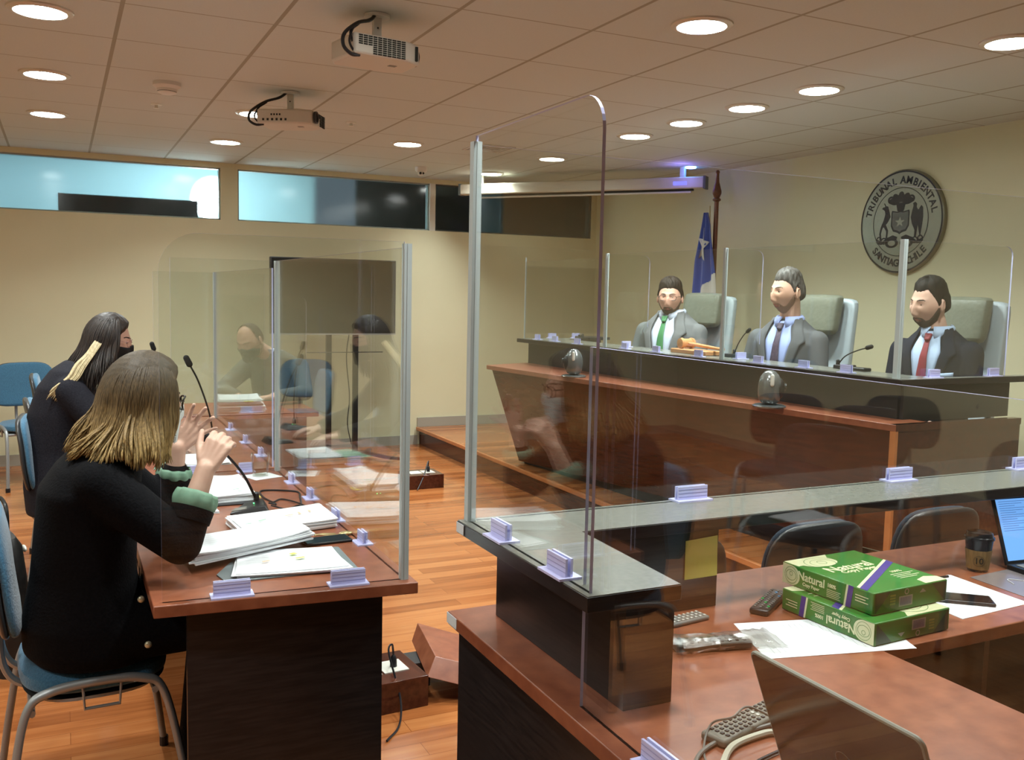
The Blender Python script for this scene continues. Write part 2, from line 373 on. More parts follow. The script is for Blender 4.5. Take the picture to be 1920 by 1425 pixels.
for x,y in ((-1.3,1.2),(-1.3,4.2),(-2.9,1.6),(-2.9,4.6),(-2.8,-.6),(2.43,1.5),(1.19,1.7),(3.7,1.5),(-.05,2.7),(1.19,3.1),(-2.7,7.2),(-3.5,5.6),(-3.5,3.2)): downlight(x,y,'unseen recessed ceiling lamp added beyond the view to brighten the room',group='unseen added ceiling lamps')  # unseen lamps carrying the rows on, added to brighten desks, table and left wall
# ---------------------------------------------------------------- projectors
M_projw=mat('projector_shell',(.60,.56,.48),.45); M_slot=mat('vent_black',(.02,.02,.015),.8)
PS=.82
def projector(loc,rz,label,kind):
    t=empty('projector',(loc[0],loc[1],H_CEIL-.187*PS),label,'projector',rz); t.scale=(PS,PS,PS)
    # shell: body 0.40 x 0.32 x 0.11, chamfered front corner, top faces ceiling
    pts=[(-.19,-.15),(.10,-.15),(.19,-.10),(.20,.10),(.12,.15),(-.17,.15),(-.20,.10)]
    MB().prism(pts,-.055,.045).build('shell',M_projw,t,bevel=.012)
    g=MB()
    if kind==0:
        for r_ in range(9):
            n_=10 if r_<5 else 7
            for c_ in range(n_):
                x=.085-c_*.0255; z=.036-r_*.0098; g.box((x-.021,-.1525,z-.0062),(x,-.148,z))
    else:
        for r_ in range(8):
            for c_ in range(8 if r_<3 else 5):
                u=.145-c_*.0215; g.box((.195,u-.018,.036-r_*.0105-.0065),(.2035,u,.036-r_*.0105))
        for k,(y_,z_) in enumerate([(-.05,-.02),(-.01,-.02),(.03,-.03)]): pass
        for k in range(6): g.box((-.15+k*.032,-.1525,-.035),(-.136+k*.032,-.148,-.020))
        for k in range(4): g.box((-.09+k*.02,-.1525,.0),(-.08+k*.02,-.148,.012))
    g.build('vent_grille',M_slot,t,smooth=False)
    MB().lathe([(.042,0),(.042,.014),(.034,.014),(.030,.004)],28,T=Matrix.Translation((.198,-.02 if kind==0 else -.06,0))@Matrix.Rotation(R(90),4,'Y')).build('lens',M_blackpl,t)
    if kind==0: box('side_slot',(.155,-.128,-.04),(.168,-.112,.03),M_slot,t)
    box('bottom_label',(.06,-.03,-.0565),(.10,-.0,-.0545),M_greypl,t)
    mt=MB(); mt.box((-.03,-.03,.045),(.03,.03,.05)); mt.box((-.022,-.012,.05),(.022,.012,.17)); mt.lathe([(.0,.17),(.065,.17),(.065,.185),(.0,.187)],24)
    mt.build('ceiling_mount',M_whitepl,t,bevel=.002)
    MB().ell((0.0,-.013,.12),(.005,.003,.005),10,8).build('screw',M_blackpl,t)
    cb=MB()
    cb.tube(bez([(-.015,-.02,.185),(-.06,-.05,.14),(-.15,-.10,.10),(-.235,-.14,.03),(-.245,-.15,-.03),(-.20,-.14,-.062),(-.15,-.12,-.055)]),[.009]*145,8)
    cb.tube(bez([(-.015,-.02,.185),(-.06,-.05,.145),(-.16,-.10,.09),(-.205,-.135,.02),(-.205,-.14,-.02),(-.17,-.13,-.056)]),.006,8)
    cb.tube(bez([(-.14,-.09,.10),(-.195,-.12,.05),(-.19,-.13,.0)]),.006,8)
    cb.build('cable',M_blackpl,t); return t
projector((1.20,3.83,2.515),R(8),'nearer white ceiling projector with black vent grid and hanging cables',0)
projector((1.225,5.55,2.515),R(-32),'farther white ceiling projector overlapping a recessed lamp',1)
# ---------------------------------------------------------------- small ceiling things
t=empty('smoke_detector',(.562,5.67,H_CEIL),'white round smoke detector on the ceiling left of the projectors','smoke detector')
MB().lathe([(.075,0),(.075,-.02),(.055,-.035),(.05,-.055),(.035,-.062),(0,-.062)],28).build('housing',M_whitepl,t)
MB().lathe([(.05,-.042),(.0515,-.045),(.0515,-.05),(.05,-.053)],28,cap=False).build('sensor_slot',M_slot,t)
def sprinkler(x,y,lab):
    t=empty('sprinkler',(x,y,H_CEIL),lab,'sprinkler')
    MB().lathe([(.035,0),(.033,-.006),(.010,-.008),(.010,-.022),(.018,-.026),(0,-.027)],20).build('head',M_plate,t)
sprinkler(.566,6.36,'small sprinkler head near the smoke detector'); sprinkler(1.80,6.306,'small sprinkler head right of the farther projector')
t=empty('dome_camera',(3.0,8.2,H_CEIL),'small white ceiling camera above the window mullion','security camera')
MB().lathe([(.055,0),(.055,-.03),(.045,-.045),(.0,-.048)],24).build('housing',M_whitepl,t)
MB().ell((-.012,-.02,-.055),(.03,.03,.03)).build('eyeball',M_whitepl,t); MB().ell((-.022,-.043,-.060),(.012,.012,.012)).ell((.004,-.046,-.060),(.010,.010,.010)).build('lens',M_blackpl,t)
t=empty('air_vent',(3.06,6.83,H_CEIL),'flat square air diffuser in the ceiling behind the tall post','air vent')
v=MB()
for k in range(4):
    s_=.16-k*.035; 
    v.box((-s_,-s_,-.006-.002*k),(s_,-s_+.012,-.001)); v.box((-s_,s_-.012,-.006-.002*k),(s_,s_,-.001)); v.box((-s_,-s_,-.006-.002*k),(-s_+.012,s_,-.001)); v.box((s_-.012,-s_,-.006-.002*k),(s_,s_,-.001))
v.build('louvre',M_whitepl,t,smooth=False)
# blue pilot lamp and roller projection screen across the corner
t=empty('projection_screen',(4.33,7.66,2.56),'white roller projection screen case hung across the room corner','projection screen',rz=math.atan2(8.55-6.72,3.60-5.09))
MB().prism([(-1.20,-.05),(1.20,-.05),(1.20,.05),(-1.20,.05)],-.045,.055).build('case',mat('screen_case',(.62,.57,.46),.4),t,bevel=.01)
box('ceiling_bracket',(-1.02,-.03,.055),(-.98,.03,.14),M_whitepl,t); box('ceiling_bracket',(.98,-.03,.055),(1.02,.03,.14),M_whitepl,t)
box('end_cap',(-1.215,-.055,-.05),(-1.195,.055,.06),M_dkframe,t); box('end_cap',(1.195,-.055,-.05),(1.215,.055,.06),M_dkframe,t)
MB().box((-1.10,-.012,-.062),(1.10,.012,-.045)).build('screen_slot',M_slot,t); MB().tube([(-1.08,0,-.072),(1.08,0,-.072)],.010).build('weight_bar',M_whitepl,t)
box('control_display',(-1.05,.0505,-.015),(-.93,.053,.015),mat('blue_display',(.02,.02,.1),.4,emit=(.10,.10,1.),es=2.5),t)
t=empty('blue_indicator',(4.98,6.80,H_CEIL),'small glowing blue indicator light on ceiling above screen case','indicator light')
MB().lathe([(.05,0),(.045,-.012),(0,-.016)],24).build('lens',mat('blue_led',(.2,.4,1),.3,emit=(.12,.35,1.),es=14),t)
lb=bpy.data.lights.new('led_glow','POINT'); lb.energy=1.0; lb.color=(.25,.2,1.); lb.shadow_soft_size=.02; o=bpy.data.objects.new('led_glow',lb); o.location=(4.80,6.70,2.60); link(o)
# ---------------------------------------------------------------- acrylic screens
def panel(name, p0, p1, z0, z1, parent, r0=0., r1=0., t=.007):
    """vertical clear sheet from p0 to p1 with rounded top corners r0 (at p0) and r1 (at p1)"""
    p0=Vector((*p0,0)); p1=Vector((*p1,0)); d=p1-p0; L=d.length; d.normalize(); nrm=Vector((-d.y,d.x,0))
    out=[(0,z0),(L,z0)]
    if r1: out+=[(L-r1+r1*math.cos(a),z1-r1+r1*math.sin(a)) for a in np.linspace(0,math.pi/2,9)]
    else: out.append((L,z1))
    if r0: out+=[(r0-r0*math.sin(a),z1-r0+r0*math.cos(a)) for a in np.linspace(0,math.pi/2,9)]
    else: out.append((0,z1))
    n=len(out); m=MB()
    v=[p0+d*u+nrm*t/2+Vector((0,0,z)) for u,z in out]+[p0+d*u-nrm*t/2+Vector((0,0,z)) for u,z in out]
    m.add(v,[tuple(range(n)),tuple(range(2*n-1,n-1,-1))]); m.m=1
    m.add(v,[(i,(i+1)%n,(i+1)%n+n,i+n) for i in range(n)])
    m.v=m.v  # second copy carries the cut edge
    return m.build(name,[M_pane,M_edge],parent,smooth=False)
def foot(x,y,z,rz,parent,w=.085):
    T=Matrix.Translation((x,y,z))@Matrix.Rotation(rz,4,'Z')
    m=MB(); m.box((-w/2-.008,-.026,0),(w/2+.008,.026,.005),T)
    for s in (-1,1): m.box((-w/2,s*.0035,.005),(w/2,s*.0085,.042),T)
    m.m=1
    for s in (-1,1):
        for k in range(3): m.box((-w/2+.001,s*.0085,.013+k*.010),(w/2-.001,s*.0092,.0145+k*.010),T)
    return m.build('clamp_foot',[M_clip,M_clip2],parent,smooth=False)
def post(x,y,z0,z1,parent,s=.011):
    m=MB(); m.box((x-s,y-s,z0),(x+s,y+s,z1)); m.box((x-s*.25,y-s*1.15,z0),(x+s*.25,y+s*1.15,z1-.001)); return m.build('corner_post',M_alu,parent,smooth=False)
def screen_root(loc,label): return empty('acrylic_screen',(0,0,0),label,'clear screen',group='clear acrylic screens')
D90=math.pi/2
# ---------------------------------------------------------------- tables on the left
def left_table(pts, label, z=.75, end=True):
    cx=sum(p[0] for p in pts)/4; cy=sum(p[1] for p in pts)/4
    t=empty('conference_table',(cx,cy,0),label,'table')
    P=[(p[0]-cx,p[1]-cy) for p in pts]
    MB().prism(P,z-.033,z).build('tabletop',M_cherry,t,bevel=.003)
    xs=sorted(p[0] for p in P); ys=sorted(p[1] for p in P)
    box('end_panel',(P[0][0]+.085,P[0][1]+.035,0),(P[1][0]-.075,P[0][1]+.055,z-.033),M_black,t)
    box('end_panel',(P[0][0]+.085,ys[-1]-.06,0),(P[1][0]-.075,ys[-1]-.04,z-.033),M_black,t)
    box('modesty_panel',(P[1][0]-.095,P[0][1]+.055,.0),(P[1][0]-.077,ys[-1]-.06,z-.033),M_black,t)
    return t
left_table([(.198,2.49),(.896,2.431),(.905,4.245),(.20,4.245)],'near cherry wood table with black end panel where the long-haired woman rests her elbow')
left_table([(.20,4.275),(.905,4.275),(.905,6.12),(.20,6.12)],'second cherry wood table, behind the near one, beside the dark-haired woman')
left_table([(.35,6.17),(1.55,6.17),(1.55,6.86),(.35,6.86)],'farthest cherry wood table with stacked documents before the bending man')
s=screen_root(0,'clear screen with two posts around the near table on the left')
panel('clear_panel',(.222,2.515),(.860,2.478),.75,1.705,s,r0=.10)
panel('clear_panel',(.868,2.49),(.866,4.19),.75,1.69,s)
panel('clear_panel',(.42,4.215),(.858,4.215),.75,1.69,s)
post(.868,2.478,.75,1.70,s); post(.866,4.20,.75,1.69,s)
for x,y,r in ((.396,2.505,-.05),(.708,2.487,-.05),(.868,2.884,D90),(.868,3.212,D90),(.867,3.585,D90),(.867,3.912,D90),(.50,4.215,0),(.73,4.215,0)): foot(x,y,.75,r,s,w=.095 if r<1 and y<3 else .06)
s=screen_root(0,'clear screen standing along the second table beside the dark-haired woman')
panel('clear_panel',(.866,4.30),(.866,6.04),.75,1.66,s); post(.866,6.05,.75,1.66,s,.009)
for y in (4.6,5.02,5.5): foot(.868,y,.75,D90,s,w=.06)
s=screen_root(0,'clear screen on the farthest table before the bending man')
panel('clear_panel',(.52,6.24),(.89,6.24),.75,1.66,s); panel('clear_panel',(.90,6.24),(1.48,6.24),.75,1.52,s,r1=.05); post(.89,6.24,.75,1.66,s,.009); foot(.64,6.24,.75,0,s,.07); foot(1.15,6.24,.75,0,s,.07)
# ---------------------------------------------------------------- clerk desk on the right
t=empty('clerk_desk',(0,0,0),'L-shaped cherry wood clerk desk with black panels in the right foreground','desk')
MB().prism([(.885,2.18),(.868,.15),(1.73,.15),(1.73,1.535),(3.22,1.555),(3.22,2.18)],.715,.75).build('desktop',M_cherry,t,bevel=.003)
box('side_panel',(.905,.17,0),(.925,2.15,.715),M_black,t); box('side_panel',(1.69,.2,0),(1.71,1.5,.715),M_black,t)
box('back_panel',(.925,2.13,0),(3.2,2.15,.50),M_black,t); box('divider_panel',(2.20,1.62,0),(2.22,2.12,.715),M_black,t); box('divider_panel',(2.62,1.62,0),(2.64,2.12,.715),M_black,t)
MB().add([(.884,2.182,.720),(.884,2.182,.747),(.884,2.118,.747),(.884,2.118,.720)],[(0,1,2,3)]).build('white_sticker',M_sticker,t,smooth=False,solid=.0012)
t=empty('counter_shelf',(0,0,0),'raised dark L-shaped counter shelf standing on the clerk desk','counter')
MB().prism([(.887,2.132),(.887,1.484),(1.104,1.484),(1.125,1.915),(3.22,1.895),(3.22,2.132)],.968,.998).build('shelf_board',M_black,t,bevel=.001); MB().prism([(.889,2.130),(.889,1.486),(1.103,1.486),(1.124,1.917),(3.218,1.897),(3.218,2.130)],.998,1.0).build('shelf_top',M_darktop,t)
box('support_box',(.985,1.50,.751),(1.10,2.10,.968),M_black,t); box('support_box',(1.10,1.945,.751),(1.56,2.10,.968),M_black,t); box('support_box',(2.9,1.945,.751),(3.2,2.10,.968),M_black,t)
MB().add([(.8855,2.131,.971),(.8855,2.131,.996),(.8855,2.085,.996),(.8855,2.085,.971)],[(0,1,2,3)]).build('white_sticker',M_sticker,t,smooth=False,solid=.0012)
s=screen_root(0,'tall clear screen with aluminium post on the raised dark counter')
panel('clear_panel',(.912,2.105),(.905,1.503),1.0,1.945,s,r1=.07)
panel('clear_panel',(.925,2.112),(3.2,2.112),1.0,1.925,s)
post(.914,2.114,1.0,1.932,s)
foot(.912,1.925,1.0,D90,s,.08); foot(.908,1.634,1.0,D90,s,.08); foot(1.588,2.108,1.0,0,s,.10); foot(2.40,2.108,1.0,0,s,.10); foot(3.0,2.108,1.0,0,s,.10)
s=screen_root(0,'lower clear screen standing on the edge of the clerk desk, nearest to the camera')
panel('clear_panel',(.922,1.555),(.903,.40),.75,1.47,s); foot(.916,1.27,.75,D90,s,.10); foot(.910,.85,.75,D90,s,.10)
pn=tag(MB().add([(1.453,1.9435,.937),(1.553,1.940,.944),(1.551,1.934,.838),(1.452,1.9415,.834)],[(0,3,2,1)]).build('sticky_note',noisy('yellow_note',(.62,.62,.13),(.66,.66,.17),nscale=20,rough=.7),None,smooth=False,solid=.0008),'yellow sticky note hanging under the raised dark counter','sticky note')
# ---------------------------------------------------------------- the bench
t=empty('judges_bench',(0,0,0),'long two-tier bench with dark top and cherry wood lower front','bench')
ZT=1.20
MB().prism([(3.40,6.95),(3.59,3.17),(4.53,3.19),(4.53,3.24),(3.86,3.24),(3.78,6.80),(4.12,6.80),(4.12,6.95)],ZT-.032,ZT-.002).build('bench_board',M_black,t,bevel=.002); MB().prism([(3.402,6.948),(3.592,3.172),(4.528,3.192),(4.528,3.238),(3.858,3.238),(3.778,6.798),(4.118,6.798),(4.118,6.948)],ZT-.002,ZT).build('bench_top',M_darktop,t)
MB().hull8([(3.47,6.87,.90),(3.50,6.87,.90),(3.68,3.24,.90),(3.65,3.24,.90)],[(3.47,6.87,ZT-.032),(3.50,6.87,ZT-.032),(3.68,3.24,ZT-.032),(3.65,3.24,ZT-.032)]).build('upper_front',M_black,t,smooth=False)
box('upper_end',(3.66,3.215,.99),(4.42,3.235,ZT-.032),M_black,t); box('upper_end',(3.48,6.84,.99),(4.10,6.87,ZT-.032),M_black,t)
MB().prism([(3.02,6.69),(3.02+.006,6.72),(3.50,6.90),(3.72,3.10),(3.47,3.08)],.968,1.0).build('lower_ledge',M_cherry,t,bevel=.002)
MB().hull8([(3.37,6.80,ZP+.02),(3.40,6.80,ZP+.02),(3.72,3.12,ZP+.15),(3.69,3.12,ZP+.15)],[(3.06,6.69,.968),(3.09,6.69,.968),(3.53,3.12,.968),(3.50,3.12,.968)]).build('lower_front',M_cherry_v,t,smooth=False)
MB().hull8([(3.06,6.69,.968),(3.37,6.80,ZP+.02),(3.39,6.83,ZP+.02),(3.08,6.72,.968)][::-1],[(3.48,6.72,.968),(3.48,6.83,ZP+.02),(3.48,6.86,ZP+.02),(3.48,6.74,.968)][::-1]).build('lower_end',M_black,t,smooth=False)
MB().hull8([(3.42,6.80,ZP),(3.46,6.80,ZP),(3.76,3.12,ZP),(3.72,3.12,ZP)],[(3.42,6.80,ZP+.025),(3.46,6.80,ZP+.025),(3.76,3.12,ZP+.135),(3.72,3.12,ZP+.135)]).build('toe_kick',M_black,t,smooth=False)
box('lower_end',(3.475,3.085,ZP),(4.34,3.11,.968),M_cherry_v,t); box('lower_end_cap',(3.47,3.08,.968),(4.34,3.12,1.0),M_cherry_v,t)
box('edge_strip',(3.468,3.079,.40),(3.484,3.113,.969),M_orange_edge,t)
s=screen_root(0,'long clear screen with four thin posts along the top of the judges\' bench')
PY=[(3.46,6.93),(3.50,5.72),(3.575,4.50),(3.625,3.235)]
for i in range(3): panel('clear_panel',PY[i],PY[i+1],ZT,1.86 if i else 1.83,s,r0=.0)
for i,(x,y) in enumerate(PY):
    if i: panel('clear_panel',(x+.012,y),(3.86 if i<3 else 4.40,y),ZT,1.86,s,r1=.05)
    post(x,y,ZT,1.865,s,.004 if i==0 else (.010 if i<3 else .013))
for x,y,r in ((3.475,6.72,-D90),(3.49,6.45,-D90),(3.49,6.1,-D90),(3.53,5.50,-D90),(3.55,5.15,-D90),(3.57,4.72,-D90),(3.60,4.20,-D90),(3.615,3.85,-D90),(3.62,3.55,-D90),(3.72,6.93,0),(3.95,6.93,0),(3.68,5.72,0),(3.72,4.50,0),(3.85,3.21,0),(4.28,3.21,0)): foot(x,y,ZT,r,s,.07)
# rear podium behind the bench
pd=box('podium',(4.22,3.3,ZP),(5.25,6.15,ZP+.16),M_floor); tag(pd,'raised podium step behind the bench carrying the high-backed chairs','podium')
# ---------------------------------------------------------------- judge chairs
M_shell=mat('pale_blue_grey_vinyl',(.40,.46,.50),.45); M_leather=noisy('olive_grey_leather',(.155,.165,.125),(.19,.20,.155),nscale=60,rough=.38,bump=.15)
def judge_chair(x,y,rz,label):
    t=empty('high_back_chair',(x,y,ZP+.16),label,'office chair',rz,group='high-backed chairs behind the bench')
    # faces local -X ; back at +x
    P=[]
    prof=[(.14,.46,.23),(.20,.60,.25),(.235,.80,.25),(.25,1.0,.25),(.27,1.15,.245),(.285,1.22,.235),(.29,1.245,.20)]
    m=MB(); m.loft([((px,0,pz),.035,pw,(1,0,0),(0,1,0)) for px,pz,pw in prof],n=32,sq=4.5); m.build('backrest',M_shell,t,bevel=0,sub=1)
    m=MB(); hp=[(.165,1.0),(.17,1.03),(.185,1.12),(.195,1.20),(.205,1.25),(.215,1.265)]
    m.loft([((px-.02,0,pz),.055*(.55 if i in(0,5) else 1),.20*(.9 if i in (0,5) else 1),(1,0,0),(0,1,0)) for i,(px,pz) in enumerate(hp)],n=32,sq=3.6); m.build('headrest',M_leather,t,sub=1)
    m=MB(); m.loft([((-.05,0,.40),.22,.22,(1,0,0),(0,1,0)),((-.06,0,.43),.26,.25,(1,0,0),(0,1,0)),((-.06,0,.48),.25,.24,(1,0,0),(0,1,0)),((-.05,0,.495),.2,.2,(1,0,0),(0,1,0))],n=32,sq=3.5); m.build('seat',M_shell,t,sub=1)
    for s_ in (-1,1): MB().tube(bez([(.12,s_*.27,.50),(.10,s_*.29,.66),(-.05,s_*.29,.68),(-.16,s_*.29,.66),(-.14,s_*.27,.50),(-.05,s_*.22,.44)],8),.016,8).build('armrest',M_blackpl,t)
    b=MB(); b.lathe([(.03,.06),(.03,.40)],16)
    for k in range(5):
        a=2*math.pi*k/5; b.tube([(0,0,.09),(.18*math.cos(a),.18*math.sin(a),.06),(.26*math.cos(a),.26*math.sin(a),.055)],[.025,.02,.015],8)
        b.ell((.26*math.cos(a),.26*math.sin(a),.025),(.025,.025,.025),12,8)
    b.build('pedestal',M_dkmetal,t); return t
judge_chair(4.25,5.80,R(4),'high-backed chair behind the man with the green tie')
judge_chair(4.25,4.62,R(0),'high-backed chair behind the man in the middle of the bench')
judge_chair(4.36,3.65,R(-3),'high-backed chair behind the man with the dark red tie')
# ---------------------------------------------------------------- blue visitor chairs
M_bluebk=mat('chair_back_plastic',(.035,.034,.034),.35)
def chair(x,y,rz,label,fab=None,tube=None,group='blue fabric chairs'):
    fab=fab or M_bluefab; tube=tube or M_tube
    t=empty('visitor_chair',(x,y,0),label,'chair',rz,group=group)   # faces local +X
    m=MB(); m.loft([((0,0,.405),.20,.21,(1,0,0),(0,1,0)),((0,0,.42),.225,.235,(1,0,0),(0,1,0)),((.0,0,.455),.225,.235,(1,0,0),(0,1,0)),((-.01,0,.478),.18,.19,(1,0,0),(0,1,0))],n=36,sq=3.2); m.build('seat',fab,t,sub=1)
    MB().loft([((0,0,.385),.19,.20,(1,0,0),(0,1,0)),((0,0,.404),.215,.225,(1,0,0),(0,1,0))],n=36,sq=3.2).build('seat_pan',M_bluebk,t)
    def bk(x0,th,gz,gw,y_=0):
        rows=[]
        for z_,w_,dx in ((.56,.15,.0),(.575,.195,-.003),(.62,.222,-.012),(.70,.228,-.024),(.78,.222,-.030),(.84,.20,-.045),(.872,.16,-.052),(.885,.10,-.055)):
            rows.append(((x0+dx,0,z_+gz),th if .57<z_<.88 else th*.5,w_+gw,(1,0,.12),(0,1,0)))
        return rows
    MB().loft(bk(-.225,.026,0,0),n=36,sq=2.6).build('backrest',fab,t,sub=1)
    MB().loft(bk(-.250,.020,0,.006),n=36,sq=2.6).build('back_shell',M_bluebk,t,sub=1)
    for s_ in (-1,1):
        y0=s_*.235
        MB().tube(bez([(-.28,y0+s_*.02,.012),(-.245,y0+s_*.01,.22),(-.205,y0,.39),(-.14,y0,.435),(0,y0,.445),(.12,y0,.435),(.185,y0,.39),(.235,y0+s_*.01,.20),(.265,y0+s_*.02,.012)],8),.0125,12).build('leg_frame',tube,t)
        MB().tube([(-.05,y0,.435),(-.045,y0,.375),(.055,y0,.375),(.06,y0,.435)],.005,8).build('link_bracket',tube,t)
        for x_ in (-.28,.265): MB().tube([(x_,y0+s_*.02,0),(x_,y0+s_*.02,.03)],.016,10).build('foot_cap',M_blackpl,t)
    for x_,z_ in ((-.19,.385),(.16,.395)): MB().tube([(x_,-.235,z_),(x_,.235,z_)],.010,8).build('cross_bar',tube,t)
    MB().tube(bez([(-.05,.06,.392),(-.20,.06,.40),(-.262,.06,.46),(-.272,.06,.60)],8),.011,8).tube(bez([(-.05,-.06,.392),(-.20,-.06,.40),(-.262,-.06,.46),(-.272,-.06,.60)],8),.011,8).build('back_support',tube,t)
    t.scale=(.90,1.06,1.06); return t
chair(.065,3.0,R(3),'blue chair with grey tube frame under the long-haired woman in the foreground')
chair(.09,5.0,R(-4),'blue chair directly behind the foreground woman\'s shoulder')
chair(.09,5.75,R(4),'blue chair second in the row, just beyond the nearest empty back')
chair(.08,7.3,R(0),'blue chair third in the row, partly hidden by the second')
chair(-.20,8.15,R(-72),'farthest blue chair, turned so its wide back faces the camera')
# visitor chairs on the camera's left, seen as reflections in the clear screens
for i,(x,y,a) in enumerate(((-2.25,4.75,-42),(-2.24,4.05,-38),(-1.35,3.5,-30),(-2.95,4.45,-40),(-1.95,2.75,-25))):
    chair(x,y,R(a),'dark visitor chair seen only as a reflection in the clear screens',fab=M_navyfab,group='reflected visitor chairs')
for x,y,lab in ((1.72,2.86,'nearest to the yellow note'),(2.32,2.84,'behind the reams of paper'),(2.92,2.86,'behind the coffee cup')):  # added chairs whose dark backs fill the gap below the counter
    q=chair(x,2.62,R(90),'navy chair added to darken the gap under the counter, '+lab,fab=M_navyfab,tube=M_dkmetal,group='navy chairs added behind the clerk desk'); q.scale=(.9,.95,.92)
# ---------------------------------------------------------------- television on its stand
t=empty('television',(2.24,8.35,0),'large flat television on a two-pole black stand before the back wall','television')
M_tvs=mat('tv_screen',(.012,.013,.013),.14,spec=.7)
MB().box((-.58,-.03,1.165),(.57,.03,1.845)).build('casing',M_blackpl,t,bevel=.006); box('display',(-.567,-.033,1.18),(.557,-.0295,1.833),M_tvs,t)
box('lower_trim',(-.58,-.036,1.160),(.57,-.031,1.172),mat('silver_trim',(.5,.5,.48),.35,metal=.5),t)
for x in (-.055,.195): MB().box((x-.024,-.02,.06),(x+.024,.02,1.22)).build('pole',M_dkmetal,t,bevel=.004)
MB().box((-.25,-.05,.03),(.30,.06,.075)).build('base_bar',M_dkmetal,t,bevel=.01)
for x,sx in ((-.25,-1),(.30,1)):
    MB().tube([(x,.02,.055),(x+sx*.12,-.22,.045),(x+sx*.20,-.36,.05)],[.03,.026,.022],8,flat=.7).build('base_leg',M_dkmetal,t)
    MB().tube([(x,.02,.055),(x+sx*.10,.20,.05)],[.03,.022],8,flat=.7).build('base_leg',M_dkmetal,t)
MB().tube(bez([(.13,-.03,1.20),(.10,-.04,.95),(.13,-.04,.6),(.11,-.05,.35),(.15,-.04,.15)],10),.005,6).build('power_cable',M_blackpl,t)
MB().tube([(-.26,-.02,1.0),(.45,-.02,1.0)],.004,6).build('cross_wire',M_dkmetal,t)
# ---------------------------------------------------------------- floor boxes
def plug_box(x,y,rz,label,sx=.28,sy=.22,h=.11):
    t=empty('floor_box',(x,y,0),label,'floor outlet box',rz)
    box('housing',(-sx/2,-sy/2,0),(sx/2,sy/2,h),M_cherry_v,t,bevel=.002)
    for k in (-.055,.055): box('socket_plate',(k-.05,-.06,h),(k+.05,.05,h+.004),M_plate,t)
    MB().lathe([(.014,0),(.012,.035),(.006,.045)],14,T=Matrix.Translation((.06,-.01,h+.004))).build('plug',M_blackpl,t)
    return t
b=plug_box(2.60,7.03,0,'brown wooden floor box with steel plate, past the near table\'s post',.30,.26)
MB().tube(bez([(.06,-.01,.16),(.05,-.03,.20),(-.02,-.12,.10),(-.10,-.20,.01)],8),.005,6).build('cable',M_blackpl,b)
b=plug_box(1.07,3.34,R(4),'open wooden floor box on the floor between the two desks',.30,.28,.12)
MB().tube(bez([(.06,-.01,.165),(.05,-.02,.215),(.02,-.06,.20),(.03,-.15,.06),(-.02,-.26,.01),(-.10,-.34,.005)],8),.004,6).build('cable',M_blackpl,b)
lid=empty('leaning_board',(1.34,3.40,.0),'slanting reddish wooden board propped beside the open floor box','board',R(0))
MB().hull8([(-.11,-.17,.105),(.26,-.33,.005),(.32,-.02,.005),(-.04,.20,.105)],[(-.06,-.13,.165),(.30,-.30,.075),(.36,.0,.075),(.0,.24,.165)]).build('panel',M_cherry,lid,bevel=.002)
MB().box((-.12,-.02,0),(-.04,.10,.10)).build('inner_frame',M_blackpl,lid)
# ---------------------------------------------------------------- printed text helper
def glyphs(mb, s, size, T, bold=0., depth=.0004, sx=1., align='CENTER'):
    cu=bpy.data.curves.new('t','FONT'); cu.body=s; cu.size=size; cu.extrude=depth; cu.align_x=align; cu.align_y='CENTER'; cu.offset=bold; cu.resolution_u=3
    o=bpy.data.objects.new('t',cu); C.objects.link(o); dg=bpy.context.evaluated_depsgraph_get(); dg.update()
    me=bpy.data.meshes.new_from_object(o.evaluated_get(dg)); M=T@Matrix.Diagonal((sx,1,1,1))
    mb.add([M@v.co for v in me.vertices],[tuple(p.vertices) for p in me.polygons])
    bpy.data.objects.remove(o,do_unlink=True); bpy.data.curves.remove(cu); bpy.data.meshes.remove(me)
def disc(mb,T,r,n=40,r0=0.,z=0.,ex=1.):
    if r0: 
        v=[T@Vector((q*ex*math.cos(a),q*math.sin(a),z)) for q in (r0,r) for a in np.linspace(0,2*math.pi,n,endpoint=False)]
        mb.add(v,[(i,(i+1)%n,n+(i+1)%n,n+i) for i in range(n)])
    else: mb.add([T@Vector((r*ex*math.cos(a),r*math.sin(a),z)) for a in np.linspace(0,2*math.pi,n,endpoint=False)],[tuple(range(n))])
def poly(mb,T,pts,z=0.,k=1.): mb.add([T@Vector((x*k,y*k,z)) for x,y in pts],[tuple(range(len(pts)))])
